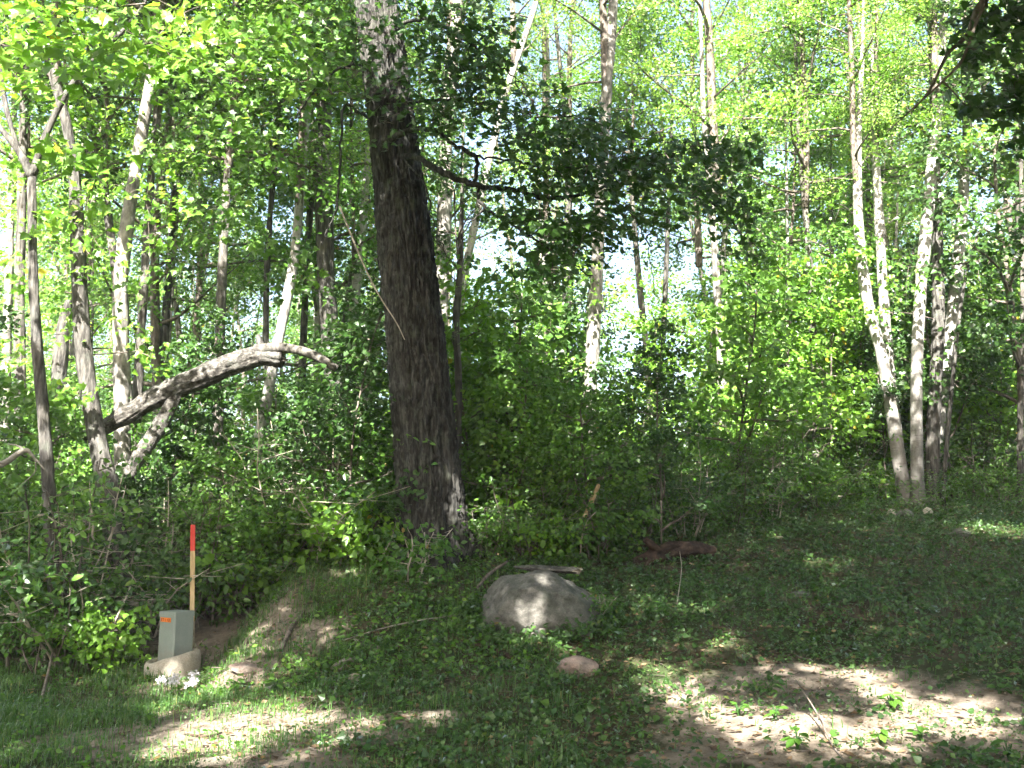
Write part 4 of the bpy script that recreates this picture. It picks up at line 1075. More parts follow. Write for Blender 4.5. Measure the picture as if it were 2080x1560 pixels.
# ------------------------------------------------------------------ fallen wood
def wood(name, pts, mat, label, cat, sides=10, rough=.1, per=6, seed=1, grp=None, nfreq=4, ridge=0.0):
    """pts: (px, py, Y, diameter m)."""
    P = np.array([at(p[0], p[1], p[2]) for p in pts]); w = np.array([p[3] / 2 for p in pts])
    Q = catmull(P, per)
    b = P[np.argmin(P[:, 2])]
    t = thing(name, b, label, cat, grp)
    obj('stem', MB().tube(Q, np.interp(np.linspace(0, len(P) - 1, len(Q)), np.arange(len(P)), w), sides, rough, seed, nfreq=nfreq, ridge=ridge, zf=3.0).make('stem', M[mat], True, b), t)
    return t, b
def limb_of(t, b, pts, mat, name='limb', sides=8, rough=.1, seed=3):
    P = np.array([at(p[0], p[1], p[2]) for p in pts]); w = np.array([p[3] / 2 for p in pts])
    Q = catmull(P, 6)
    obj(name, MB().tube(Q, np.interp(np.linspace(0, len(P) - 1, len(Q)), np.arange(len(P)), w), sides, rough, seed, nfreq=5).make(name, M[mat], True, b), t)
lg, b = wood('fallen_log', [(175, 890, 13.1, .14), (215, 866, 13.0, .18), (260, 842, 12.9, .22), (330, 800, 12.9, .25), (420, 760, 12.85, .27), (480, 736, 12.8, .28), (530, 724, 12.8, .27), (574, 730, 12.75, .20)], 'bark_log',
             'grey fallen log arching up to a splintered broken end', 'log', 44, .13, 22, 4, ridge=.02)
limb_of(lg, b, [(520, 712, 12.75, .16), (560, 706, 12.7, .14), (610, 712, 12.6, .12), (650, 728, 12.5, .11), (684, 750, 12.5, .09)], 'bark_brown')
limb_of(lg, b, [(535, 715, 12.8, .12), (528, 695, 12.8, .09), (524, 680, 12.8, .05)], 'bark_grey', 'branch_stub')
for k in range(7):
    a = R.uniform(-18, 18)
    limb_of(lg, b, [(560, 727 + a, 12.75 + R.uniform(-.08, .08), .05), (572 + R.uniform(2, 16), 728 + a * 1.1, 12.74, .012)], 'wood_dead', 'splinter', 5, .2, k)
l2, b = wood('leaning_log', [(258, 968, 12.6, .17), (290, 918, 12.7, .18), (322, 870, 12.8, .18), (350, 820, 12.85, .16), (362, 790, 12.9, .14)], 'bark_log', 'short pale log propped under the fallen log', 'log', 30, .14, 16, 9, ridge=.012)
db, b = wood('dead_branch', [(-30, 955, 11.4, .10), (10, 940, 11.4, .085), (50, 915, 11.4, .06), (70, 930, 11.4, .03), (92, 956, 11.4, .015)], 'wood_dead', 'bleached dead branch poking in at the left edge', 'branch', 8, .15, 5, 3)
limb_of(db, b, [(50, 915, 11.4, .04), (35, 905, 11.4, .02), (16, 902, 11.4, .01)], 'wood_dead')
limb_of(db, b, [(72, 930, 11.4, .02), (70, 960, 11.4, .014), (38, 988, 11.4, .008)], 'wood_dead')
sticks = [
    ([(45, 1052, 11.2, .012), (85, 1046, 11.2, .018), (115, 1060, 11.2, .02), (150, 1078, 11.3, .012)], 'twig_pale', 'curved pale twig in the sunny left shrub'),
    ([(140, 1178, 11.1, .02), (165, 1165, 11.2, .03), (200, 1160, 11.3, .015)], 'wood_dead', 'bleached stick caught in the left shrub'),
    ([(250, 1222, 11.3, .05), (285, 1228, 11.4, .05), (318, 1236, 11.5, .045)], 'wood_dead', 'grey stick lying just left of the metal box'),
    ([(232, 1265, 11.0, .02), (262, 1200, 11.2, .016), (272, 1160, 11.3, .01)], 'twig_pale', 'thin pale stick slanting up left of the metal box'),
    ([(182, 1020, 11.6, .02), (190, 1060, 11.5, .03), (188, 1090, 11.5, .025), (200, 1108, 11.5, .01)], 'twig_pale', 'broken forked twig before the swollen maple base'),
    ([(215, 1120, 11.6, .02), (228, 1085, 11.6, .022), (240, 1060, 11.6, .012)], 'wood_dead', 'pale short stick before the swollen maple base'),
]
for k, (p, mt, lab) in enumerate(sticks): wood('stick', p, mt, lab, 'stick', 6, .1, 5, 20 + k)
def gstick(pp, mt, lab, lift=.02):
    """A stick lying on the ground along photo pixels (px, py, diameter, lift)."""
    P = []
    for p in pp:
        g = gpix(p[0], p[1]); P.append(g + (0, 0, p[2] * .4 + (p[3] if len(p) > 3 else 0)))
    w = np.array([p[2] / 2 for p in pp]); P = np.array(P); Q = catmull(P, 5)
    t = thing('stick', P[0], lab, 'stick')
    obj('stem', MB().tube(Q, np.interp(np.linspace(0, len(P) - 1, len(Q)), np.arange(len(P)), w), 7, .12, 5, nfreq=8).make('stem', M[mt], True, P[0]), t)
for a in [
    ([(570, 1325, .05), (590, 1285, .055), (612, 1255, .045), (625, 1230, .03)], 'twig', 'dark crooked stick standing on the bare bank'),
    ([(468, 1195, .03), (530, 1175, .035), (580, 1160, .03), (640, 1135, .02, .05), (690, 1082, .015, .25)], 'wood_dead', 'long grey stick lying along the crest of the bank'),
    ([(700, 1308, .010, .03), (780, 1288, .014, .05), (860, 1275, .015, .06), (930, 1264, .010, .06)], 'wood_dead', 'long thin pale stick lying left of the boulder'),
    ([(720, 1300, .03), (735, 1315, .045), (770, 1320, .04)], 'wood_dead', 'short curved root piece below the thin pale stick'),
    ([(640, 1410, .02), (690, 1365, .026), (715, 1345, .02)], 'twig', 'thin stick slanting above the small tan stone'),
    ([(672, 1362, .03), (700, 1348, .05), (745, 1338, .035)], 'wood_dead', 'grey curved stick above the small tan stone'),
    ([(84, 1425, .035, .0), (95, 1395, .03, .1), (105, 1370, .02, .25)], 'twig', 'dark stick upright in the shaded grass'),
    ([(960, 1318, .07), (1000, 1328, .07), (1035, 1340, .05)], 'wood_rotten', 'dark rotting stick below the boulder'),
    ([(1620, 1440, .008, .2), (1660, 1480, .012, .1), (1690, 1520, .012, .02), (1720, 1555, .012)], 'twig', 'thin reddish twig arching over the sunny sand'),
    ([(2070, 1478, .03), (2050, 1470, .03), (2080, 1462, .02)], 'wood_dead', 'pale stick on the sand at the right edge'),
    ([(1720, 1500, .012), (1760, 1525, .014), (1800, 1545, .012), (1860, 1558, .01)], 'twig', 'dark thin twig lying on the sand near the bottom edge'),
    ([(880, 1462, .02), (905, 1470, .025), (930, 1472, .015)], 'wood_rotten', 'short dark stick beside the pale flat stone'),
    ([(380, 1495, .02), (420, 1500, .022), (450, 1492, .018)], 'wood_rotten', 'short dark stick on the bright sand before the asters'),
    ([(970, 1215, .03, .1), (995, 1190, .04, .12), (1030, 1180, .03, .2)], 'twig', 'dark root curving left of the boulder'),
    ([(1375, 1230, .01, .0), (1385, 1195, .009, .2), (1382, 1175, .006, .3)], 'twig_pale', 'dry thin stalk on the shaded slope'),
]: gstick(*a)
for (p, mt, lab) in [([(1188, 1050, 12.8, .06), (1203, 1015, 12.9, .065), (1216, 985, 13.0, .05)], 'lath', 'tan broken stick leaning behind the boulder'),
                     ([(1236, 955, 13.4, .05), (1250, 930, 13.4, .06), (1272, 898, 13.4, .055)], 'twig', 'dark broken stick slanting in the undergrowth behind the boulder')]:
    wood('stick', p, mt, lab, 'stick', 7, .12, 5, 7)

# flat broken log behind the boulder, with a tan split end
def split_log(pa, pb, d, mat, endmat, label):
    a, b = np.array(pa), np.array(pb); ax = unit(b - a)
    t = thing('broken_log', a, label, 'log')
    n = 16; s = 14
    up = np.array([0, 0, 1.0]); sd = unit(np.cross(ax, up)); up = np.cross(sd, ax)
    th = np.arange(s) / s * 2 * np.pi
    V = []
    for k in range(n):
        u = k / (n - 1)
        c = a + (b - a) * u
        w = d * (.35 + .65 * min(1, u * 3)) 
        for q_ in th:
            rr_ = w * (1 + .18 * math.sin(q_ * 5 + 1) + R.normal(0, .05))
            V.append(c + sd * math.cos(q_) * rr_ * 1.5 + up * math.sin(q_) * rr_ * (.45 if math.sin(q_) > 0 else .35) + ax * (R.uniform(-.02, .05) if k == n - 1 else 0))
    V = np.array(V)
    ii, jj = np.meshgrid(np.arange(n - 1), np.arange(s), indexing='ij'); jn = (jj + 1) % s
    qd = np.stack([ii * s + jj, ii * s + jn, (ii + 1) * s + jn, (ii + 1) * s + jj], -1).reshape(-1, 4)
    obj('stem', MB().add(V - a, qd).make('stem', M[mat], True), t)
    e = V[-s:]; cc = e.mean(0) + ax * .03
    obj('split_end', MB().add(np.vstack([e + ax * .004, cc]) - a, None, [[k, (k + 1) % s, s] for k in range(s)]).make('split_end', M[endmat], False), t)
split_log(at(1045, 1152, 11.3), at(1172, 1160, 11.05), .085, 'bark_log', 'stone_tan', 'flat grey broken log with a tan split end behind the boulder')
rl_, b = wood('rotten_log', [(1262, 1166, 12.3, .14), (1290, 1150, 12.4, .19), (1330, 1130, 12.5, .21), (1370, 1118, 12.6, .20), (1412, 1116, 12.7, .16), (1450, 1120, 12.8, .10)], 'wood_rotten', 'dark red-brown rotten log on the slope right of the boulder', 'log', 36, .16, 18, 12, nfreq=4, ridge=.022)
for k in range(6):
    limb_of(rl_, b, [(1270 + k * 4, 1160 + R.uniform(-12, 10), 12.25, .06), (1250 + R.uniform(-12, 6), 1172 + R.uniform(-16, 8), 12.2, .012)], 'wood_rotten', 'splinter', 5, .2, k)
limb_of(rl_, b, [(1345, 1125, 12.5, .12), (1325, 1108, 12.45, .10), (1310, 1096, 12.4, .07)], 'wood_rotten', 'branch_stub', 8, .2)

# ------------------------------------------------------------------ stones
def rock(name, c, size, mat, label, seed, rotz=0, amp=.16, cuts=6, n=40, peak=0.0, cat='rock'):
    rng_ = np.random.default_rng(seed)
    u, v = np.meshgrid(np.arange(2 * n) / (2 * n) * 2 * np.pi, np.linspace(0, np.pi, n))
    d = np.stack([np.sin(v) * np.cos(u), np.sin(v) * np.sin(u), np.cos(v)], -1).reshape(-1, 3)
    r = 1 + amp * fbm(d, seed, 1.3, 2) + .03 * fbm(d, seed + 5, 6, 3)
    p = d * r[:, None]
    for k in range(cuts):
        nn = unit(rng_.normal(0, 1, 3)); h = rng_.uniform(.72, .92)
        s_ = p @ nn - h
        p = p - nn[None] * np.maximum(s_, 0)[:, None] * .85
    p[:, 0] += peak * p[:, 2]
    p = p * np.array(size) / 2
    c_, s_ = math.cos(rotz), math.sin(rotz)
    p = p @ np.array([[c_, s_, 0], [-s_, c_, 0], [0, 0, 1]])
    m = 2 * n
    ii, jj = np.meshgrid(np.arange(n - 1), np.arange(m), indexing='ij'); jn = (jj + 1) % m
    q_ = np.stack([ii * m + jj, (ii + 1) * m + jj, (ii + 1) * m + jn, ii * m + jn], -1).reshape(-1, 4)
    me = mesh(name, p, [q_], M[mat], True)
    return tag(obj(name, me, None, tuple(c)), label, cat)

def boulder():
    n = 90; m = 180
    u, v = np.meshgrid(np.arange(m) / m * 2 * np.pi, np.linspace(0, np.pi, n))
    d = np.stack([np.sin(v) * np.cos(u), np.sin(v) * np.sin(u), np.cos(v)], -1).reshape(-1, 3)
    r = 1 + .06 * fbm(d, 8, 1.6, 2)
    p = d * r[:, None]
    # facets: broad left shoulder, sloping right side, undercut front
    for nn, h in [((-.80, -.30, .52), .74), ((-.25, -.30, .92), .74), ((.66, -.20, .72), .76), ((-.28, -.90, .33), .76), ((.45, -.86, .22), .80), ((.1, -.85, -.52), .74), ((-.55, -.75, -.35), .78), ((.92, -.35, .15), .84), ((-.98, -.05, -.2), .90), ((.25, -.55, .80), .80), ((.1, .6, .8), .78), ((-.55, -.66, .5), .84)]:
        nn = unit(np.array(nn, float)); s_ = p @ nn - h
        p = p - nn[None] * np.where(s_ > 0, s_ * .93, 0)[:, None]
    # a shallow slanting crease on the face
    cr = np.abs((p[:, 2] - .15) - .55 * (p[:, 0] + .05)) 
    p = p * (1 - .035 * np.exp(-(cr / .03) ** 2) * (np.abs(p[:, 0] + .02) < .22))[:, None]
    p = p + d * (.03 * (.5 - np.abs(fbm(d, 30, 3.2, 3))) + .014 * fbm(d, 32, 8, 3) + .008 * fbm(d, 31, 24, 2))[:, None]
    p = p * np.array([.665, .56, .525])
    p[:, 0] -= .10 * p[:, 2]
    ii, jj = np.meshgrid(np.arange(n - 1), np.arange(m), indexing='ij'); jn = (jj + 1) % m
    q_ = np.stack([ii * m + jj, (ii + 1) * m + jj, (ii + 1) * m + jn, ii * m + jn], -1).reshape(-1, 4)
    c = at(1098, 1253, 10.55)
    tag(obj('boulder', mesh('boulder', p, [q_], M['stone_grey'], True), None, tuple(c)), 'large grey boulder with sun flecks resting on the bank', 'boulder')
    return c
BC = boulder()
def grock(px, py, w, h, mat, lab, seed, **kw):
    g = gpix(px, py)
    return rock('rock', (g[0], g[1], g[2] + h * .12), (w, w * .8, h), mat, lab, seed, **kw)
grock(1172, 1368, .38, .24, 'stone_pink', 'pinkish half-buried rock below the boulder', 3, rotz=-.2)
grock(718, 1384, .15, .12, 'stone_tan', 'small tan stone on the shaded ground left of centre', 4)
grock(872, 1460, .18, .09, 'stone_tan', 'pale flat stone at the end of the sunny strip', 5)
grock(430, 1552, .30, .06, 'stone_tan', 'flat pale stone at the bottom edge', 6)
grock(500, 1360, .34, .10, 'stone_pink', 'flat brown stone between the metal box and the bank', 7)
grock(560, 1398, .20, .08, 'stone_grey', 'grey stone among weeds right of the asters', 8)
grock(1952, 1088, .28, .15, 'stone_grey', 'pale stone on the slope below the birch clump', 9)
grock(1838, 1052, .28, .22, 'stone_grey', 'dark stone under the birch clump', 10)
grock(1812, 1048, .14, .16, 'concrete', 'small white stone under the birch clump', 11)
grock(1885, 1046, .16, .2, 'concrete', 'white stone under the rightmost birch', 12)
grock(865, 1188, .05, .04, 'concrete', 'tiny white stone on the bank below the oak', 13)
grock(1625, 1212, .2, .1, 'stone_grey', 'grey stone in the shaded slope leaves', 14)

# ------------------------------------------------------------------ utility pedestal, collar, stake
pb = at(355, 1345, 11.0); pb[2] = gz(pb[0], pb[1])
col_h = .27
def pedestal():
    base = np.array([pb[0], pb[1], pb[2]])
    t = thing('utility_pedestal', base, 'grey-green metal utility box with an orange number tag', 'utility box')
    W, H, z0 = .255, .735 - base[2], 0.0
    def ring(w, z): return np.array([[-w, -w, z], [w, -w, z], [w, w, z], [-w, w, z]])
    mb = MB()
    h = W / 2
    e = .012
    def oct(w, z): return np.array([[-w + e, -w, z], [w - e, -w, z], [w, -w + e, z], [w, w - e, z], [w - e, w, z], [-w + e, w, z], [-w, w - e, z], [-w, -w + e, z]])
    L = [oct(h + .004, 0), oct(h, .3), oct(h, H - .05)]
    V = np.vstack(L)
    qd = [[k * 8 + a, k * 8 + (a + 1) % 8, (k + 1) * 8 + (a + 1) % 8, (k + 1) * 8 + a] for k in range(2) for a in range(8)]
    ang = math.radians(57)
    Rz = np.array([[math.cos(ang), -math.sin(ang), 0], [math.sin(ang), math.cos(ang), 0], [0, 0, 1]])
    obj('body', MB().add(V @ Rz.T, qd).make('body', M['green_steel']), t)
    L = [oct(h + .006, H - .055), oct(h + .006, H - .006), oct(h + .001, H), oct(h * .5, H + .004)]
    V = np.vstack(L)
    qd = [[k * 8 + a, k * 8 + (a + 1) % 8, (k + 1) * 8 + (a + 1) % 8, (k + 1) * 8 + a] for k in range(3) for a in range(8)]
    tr = [[24, 24 + k, 25 + k] for k in range(1, 7)]
    obj('cap', MB().add(V @ Rz.T, qd, tr).make('cap', M['green_steel']), t)
    # number tag on the left front face (outward normal -x of the box)
    def face(u, z, off): return np.array([-h - off, -u, z]) @ Rz.T      # u: 0 = middle of the face, + to the near corner
    tw, thh = .078, .044; uz = H - .085; uc = -.012
    off0 = .010
    tagm = MB().add([face(uc - tw, uz - thh / 2, off0), face(uc + tw, uz - thh / 2, off0), face(uc + tw, uz + thh / 2, off0), face(uc - tw, uz + thh / 2, off0),
                     face(uc - tw, uz - thh / 2, .001), face(uc + tw, uz - thh / 2, .001), face(uc + tw, uz + thh / 2, .001), face(uc - tw, uz + thh / 2, .001)],
                    [[0, 1, 2, 3], [0, 4, 5, 1], [1, 5, 6, 2], [2, 6, 7, 3], [3, 7, 4, 0]])
    tg_ = obj('number_tag', tagm.make('number_tag', M['tag_orange']), t)
    SEG = {'3': 'abgcd', '7': 'abc', '1': 'bc'}
    SG_ = {'a': ((0, 1), (1, 1)), 'b': ((1, 1), (1, .5)), 'c': ((1, .5), (1, 0)), 'd': ((0, 0), (1, 0)), 'g': ((0, .5), (1, .5)), 'e': ((0, .5), (0, 0)), 'f': ((0, 1), (0, .5))}
    x0 = uc - tw + .0085
    for ch in '37113':
        mbd = MB()
        for s_ in SEG[ch]:
            (xa, za), (xb, zb) = SG_[s_]
            A = np.array([x0 + xa * .0165, uz - .012 + za * .024]); B = np.array([x0 + xb * .0165, uz - .012 + zb * .024])
            lo = np.minimum(A, B) - .0028; hi = np.maximum(A, B) + .0028
            mbd.add([face(lo[0], lo[1], off0 + .0015), face(hi[0], lo[1], off0 + .0015), face(hi[0], hi[1], off0 + .0015), face(lo[0], hi[1], off0 + .0015)], [[0, 1, 2, 3]])
            off_fix = None
        obj('digit', mbd.make('digit', M['ink']), tg_)
        x0 += .0302
    # a padlock hasp on the near edge
    return t
pedestal()
def collar():
    c = np.array([pb[0] - .02, pb[1] - .03, pb[2] - .04])
    n, prof = 64, [(.285, 0), (.29, .13), (.286, .23), (.272, .262), (.25, .272), (.228, .262), (.215, .23), (.21, 0)]
    V = []
    for k in range(n):
        a = k / n * 2 * math.pi
        for (r, z) in prof:
            bump_ = 1 + .02 * math.sin(a * 3 + 1) + .012 * math.sin(a * 7)
            lift = 1 + .0 * z
            zz = z * (1.0 + .22 * math.cos(a - .15) - .07 * (math.exp(-((a - 4.1) / .35) ** 2)))
            V.append((math.cos(a) * r * bump_ * 1.0, math.sin(a) * r * bump_ * .95, zz))
    V = np.array(V); m = len(prof)
    qd = [[k * m + j, ((k + 1) % n) * m + j, ((k + 1) % n) * m + (j + 1) % m, k * m + (j + 1) % m] for k in range(n) for j in range(m)]
    V = V + np.array([.006 * fbm(V, 4, 6, 2)]).T * unit(V)
    tag(obj('concrete_collar', mesh('concrete_collar', V, [np.array(qd)], M['concrete'], True), None, tuple(c)), 'tan concrete ring round the foot of the green metal box', 'concrete ring')
collar()
def stake():
    p = at(393, 1275, 11.35); top = at(392, 1066, 11.2)
    b = p.copy(); b[2] = gz(p[0], p[1])
    t = thing('survey_stake', b, 'thin wooden survey stake with a red painted top', 'stake')
    d = unit(top - b); L = np.linalg.norm(top - b)
    sd = unit(np.cross(d, np.array([0, 1.0, 0]))); fr = np.cross(sd, d)
    rot = np.stack([sd, fr, d], 1)
    cut = L - .285
    obj('lath', MB().box(d * (cut / 2 - .12), (.05, .014, cut + .24), rot).make('lath', M['lath']), t)
    obj('painted_top', MB().box(d * (cut + .1425 + .0), (.051, .015, .285), rot).make('painted_top', M['red_paint']), t)
    obj('crosscut', MB().box(d * (.30) + np.array([0.004, -.008, 0]), (.056, .006, .30), rot).make('crosscut', M['stone_tan']), t)
stake()

# ------------------------------------------------------------------ asters
rng = np.random.default_rng(91)
aster_lab = ['leftmost white aster head in the grass before the metal box', 'large white aster head at the middle of the flower patch', 'small white aster head above the middle one', 'tall white aster head at the right of the patch', 'white aster head low at the right of the patch', 'tiny aster head between the middle and right ones']
for k, (px, py, s) in enumerate([(325, 1400, .045), (347, 1403, .06), (364, 1392, .045), (388, 1388, .055), (394, 1406, .05), (376, 1411, .025)]):
    g = gpix(px, py + 18)
    t = thing('aster', g, aster_lab[k], 'flower')
    top = np.array([rng.normal(0, .02), rng.normal(0, .02), .16])
    obj('stem', MB().tube(catmull([(0, 0, -.02), top * .5 + (.01, 0, 0), top], 4), .003, 5).make('stem', M['grass'], True), t)
    n = int(70 * s / .05)
    pos = top + unit(rng.normal(0, 1, (n, 3))) * (rng.random((n, 1)) ** .5) * s * np.array([1.1, 1, .8])
    v, tt, ti = expand('quad', pos, unit(rng.normal(0, 1, (n, 3))), unit(rng.normal(0, .6, (n, 3)) + (0, -.4, .8)), np.full(n, .024), rng.random(n))
    obj('blossom', mesh('blossom', v, [tt], M['aster'], False, ti), t)

# ------------------------------------------------------------------ ground plants that can be told apart: leaves are parts
def leafobj(kind, mat):
    tv_, tt_ = TM[kind]
    return mesh('leaf', tv_, [tt_], M[mat], True, np.full(len(tv_), .5))
LM = {(k, mt, i): None for k in () for mt in () for i in ()}
def single_leaf(kind, mat, tint):
    key = (kind, mat, round(tint, 1))
    if key not in LM:
        tv_, tt_ = TM[kind]
        LM[key] = mesh('leaf', tv_, [tt_], M[mat], False, np.full(len(tv_), tint))
    return LM[key]
def plant(px, py, n, size, h, label, kind='oval', mat='leaf_shrub', name='broadleaf_plant', tint=.5):
    size *= .6; h *= .8
    g = gpix(px, py)
    t = thing(name, g, label, 'plant')
    mb = MB()
    for k in range(n):
        a = k * 2.4 + rng.uniform(-.4, .4)
        d = np.array([math.cos(a), math.sin(a), 0])
        hz = h * rng.uniform(.35, 1.0); out = size * rng.uniform(.2, .7)
        p = d * out * .6 + np.array([0, 0, hz])
        mb.tube(catmull([(0, 0, -.02), d * out * .3 + (0, 0, hz * .6), p], 3), .0035, 4, caps=False)
        o = obj('leaf', single_leaf(kind, mat, min(.9, max(.1, tint + rng.uniform(-.25, .25)))), t, tuple(p))
        T_ = unit(d + np.array([0, 0, rng.uniform(-.5, .35)])); N_ = unit(np.array([0, 0, 1.0]) + rng.normal(0, .25, 3)); B_ = unit(np.cross(T_, N_)); N_ = np.cross(B_, T_)
        s = size * rng.uniform(.7, 1.2)
        o.matrix_local = Matrix(((B_[0] * s, T_[0] * s, N_[0] * s, p[0]), (B_[1] * s, T_[1] * s, N_[1] * s, p[1]), (B_[2] * s, T_[2] * s, N_[2] * s, p[2]), (0, 0, 0, 1)))
    obj('stem', mb.make('stem', M['grass'], True), t)
for a in [
    (1810, 1440, 14, .15, .14, 'bright leafy rosette in the middle of the sunny sand'), (1790, 1512, 12, .13, .12, 'sunlit grassy-leaved weed low on the right sand'), (1870, 1505, 10, .12, .14, 'sunlit weed beside the grassy-leaved one'),
    (1575, 1465, 12, .13, .12, 'leafy weed at the left end of the right sand patch'), (1500, 1455, 10, .13, .10, 'low weed where shade meets the sand'), (1565, 1415, 6, .17, .16, 'drooping three-leaved plant on the sand'),
    (1850, 1378, 9, .11, .12, 'small bright plant on the shade edge above the sand'), (1620, 1525, 10, .15, .16, 'weed at the bottom edge left of the sunny sand'), (1980, 1548, 8, .2, .10, 'dark broad-leaved plant in the bottom right corner'), (2050, 1545, 8, .14, .16, 'upright leafy plant in the bottom right corner'),
    (2030, 1410, 12, .14, .16, 'dark leafy clump at the right edge of the sand'), (1230, 1385, 3, .17, .10, 'single big round leaf below the pink rock'), (1350, 1250, 10, .13, .16, 'round-leaved plant right of the boulder'), (1400, 1262, 9, .12, .16, 'pale round-leaved plant on the slope right of the boulder'),
    (690, 1285, 11, .14, .16, 'bright arching plant on the bare bank'), (790, 1250, 10, .12, .14, 'leafy plant on the bank below the oak'), (760, 1185, 7, .17, .14, 'dark big-leaved plant on the bank crest'), (960, 1165, 9, .15, .18, 'round-leaved vine at the right of the oak foot'),
    (880, 1145, 9, .13, .22, 'upright plant against the oak foot'), (790, 1478, 4, .22, .10, 'broad shiny leaf plant on the sunny strip'), (820, 1450, 9, .10, .16, 'upright weed at the end of the sunny strip'), (560, 1405, 12, .16, .12, 'spreading green weed right of the asters'),
    (480, 1400, 12, .12, .12, 'leafy weed behind the sunny strip'), (640, 1400, 10, .12, .12, 'weed left of the small tan stone'), (300, 1475, 9, .11, .14, 'pale weed standing in the sunny grass'), (770, 1540, 14, .10, .10, 'low leafy patch at the bottom middle'),
    (900, 1535, 10, .10, .12, 'shaded weed at the bottom middle'), (1060, 1330, 10, .11, .13, 'plant under the front of the boulder'), (990, 1300, 10, .12, .14, 'plant left of the boulder foot'), (1230, 1300, 9, .11, .14, 'leafy plant at the right foot of the boulder'),
    (215, 1345, 12, .12, .14, 'light green tuft left of the concrete ring'), (440, 1275, 9, .10, .14, 'small plant right of the stake on the bank'), (1100, 1500, 10, .11, .1, 'low weed in the dark foreground shade'), (1300, 1500, 9, .12, .1, 'round-leaved weed in the foreground shade'), (1180, 1440, 9, .10, .1, 'small weed in the shade below the pink rock')]:
    plant(*a)
plant(1145, 1055, 2, .12, .25, 'plant with one glaring white leaf behind the boulder', 'oval', 'leaf_white')
plant(545, 1165, 3, .10, .2, 'silvery leaf sprig on the grassy bank crest', 'lance', 'leaf_white', tint=.2)
# dead brown spray
pp = gpix(600, 1120)
t = thing('dead_spray', pp, 'dry brown leaf spray on the bank crest left of the oak', 'plant')
hh_ = at(590, 960, pp[1]) - pp
obj('stem', MB().tube(catmull([(0, 0, 0), hh_ * .5 + (.04, 0, 0), hh_], 5), .007, 5).make('stem', M['twig_pale'], True), t)
C = np.array([hh_ * f for f in np.linspace(.55, 1.05, 9)]) + rng.normal(0, .08, (9, 3)); 
obj('foliage', leafmesh('foliage', 'lance', M['litter'], rng, C, rng.normal(0, 1, (9, 3)), 7, .25, .11, tint0=np.full(9, .8), droop=1.5), t)

# ------------------------------------------------------------------ grass, weeds, litter
rng = np.random.default_rng(99)
def grass_mass(name, P, hgt, mat, label):
    n = len(P)
    a = rng.uniform(0, 2 * np.pi, n); h = hgt * rng.uniform(.4, 1.25, n) * (.45 + 1.1 * clump(P[:, 0], P[:, 1], 2.6, 71) ** 1.5); w = rng.uniform(.0022, .0045, n)
    d = np.stack([np.cos(a), np.sin(a), np.zeros(n)], 1); s = np.stack([-np.sin(a), np.cos(a), np.zeros(n)], 1)
    lean = rng.uniform(.1, .9, n)
    up = np.array([0, 0, 1.0])
    p0 = P - up * .01
    p1 = P + up * (h * .6)[:, None] + d * (h * lean * .3)[:, None]
    p2 = P + up * (h * (1 - .35 * lean))[:, None] + d * (h * lean * .9)[:, None]
    v = np.stack([p0 - s * w[:, None], p0 + s * w[:, None], p1 + s * (w * .8)[:, None], p1 - s * (w * .8)[:, None], p2], 1).reshape(-1, 3)
    k = np.arange(n)[:, None] * 5
    return tag(obj(name, mesh(name, v, [k + np.array([[0, 1, 2, 3]]), k + np.array([[3, 2, 4]])], mat, False, np.repeat(np.clip(rng.normal(.45, .25, n), 0, 1), 5))), label, None, None, 'stuff')
def scatter(n, x0, x1, y0, y1, keep):
    x = rng.uniform(x0, x1, n); y = rng.uniform(y0, y1, n)
    k = rng.random(n) < keep(x, y)
    x, y = x[k], y[k]
    return np.stack([x, y, ground_z(x, y)], 1)
def clump(x, y, f, sd): return np.clip(.5 + .9 * vnoise(np.stack([x, y, np.zeros_like(x)], 1), sd, f), 0, 1)
lawn = lambda x, y: np.where((x < -1.6) & (y < 11.6), 1.0, np.where(x < .5, .35, .22)) * (1 - .93 * sandiness(x, y)) * (.35 + .65 * clump(x, y, 2.0, 4)) * (y < 17)
grass_mass('grass', scatter(125000, -7, 0.5, 5.6, 11.9, lawn), .10, M['grass'], 'short green grass in front of the metal box')
grass_mass('grass', scatter(60000, -1, 10, 5.8, 17, lambda x, y: .45 * clump(x, y, 1.5, 6) * (1 - .8 * sandiness(x, y))), .075, M['grass'], 'thin grass over the shaded slope')
grass_mass('grass', np.vstack([scatter(5000, -3.2, -1.6, 11.3, 12.6, lambda x, y: clump(x, y, 2.5, 8))]), .15, M['grass'], 'longer grass on the crest of the bank')
def weeds(name, P, m, leaf, kind, mat, label, L=.16, flat=.45):
    D = rng.normal(0, 1, P.shape); D[:, 2] = 0
    pos, T_, N_, sz, ti = spray_leaves(rng, P + np.array([0, 0, .05]), D, m, L, leaf, flat=flat, droop=.2, spread=.4, thick=.2, face=.4)
    g = ground_z(pos[:, 0], pos[:, 1]); pos[:, 2] = np.maximum(pos[:, 2], g + .012)
    v, t_, tt_ = expand(kind, pos, T_, N_, sz, ti)
    return tag(obj(name, mesh(name, v, [t_], mat, False, tt_)), label, None, None, 'stuff')
keepw = lambda x, y: (.20 + .80 * clump(x, y, 1.3, 12) * (.4 + .6 * clump(x, y, 4.0, 13))) * (1 - .95 * np.minimum(1, 1.05 * sandiness(x, y)))
weeds('weeds', scatter(15000, -1.6, 10, 6.0, 17.2, keepw), 8, .042, 'quad', M['leaf_weed'], 'low leafy weeds covering the shaded slope')
weeds('weeds', scatter(3600, -1.6, 10, 6.2, 17.5, keepw), 6, .062, 'tri3', M['leaf_dark'], 'dark maple seedlings and weeds on the slope')
weeds('weeds', scatter(2200, -6.5, -1.2, 6.0, 12.5, lambda x, y: keepw(x, y) * .8), 6, .045, 'oval', M['leaf_shrub'], 'small weeds among the grass at the left')
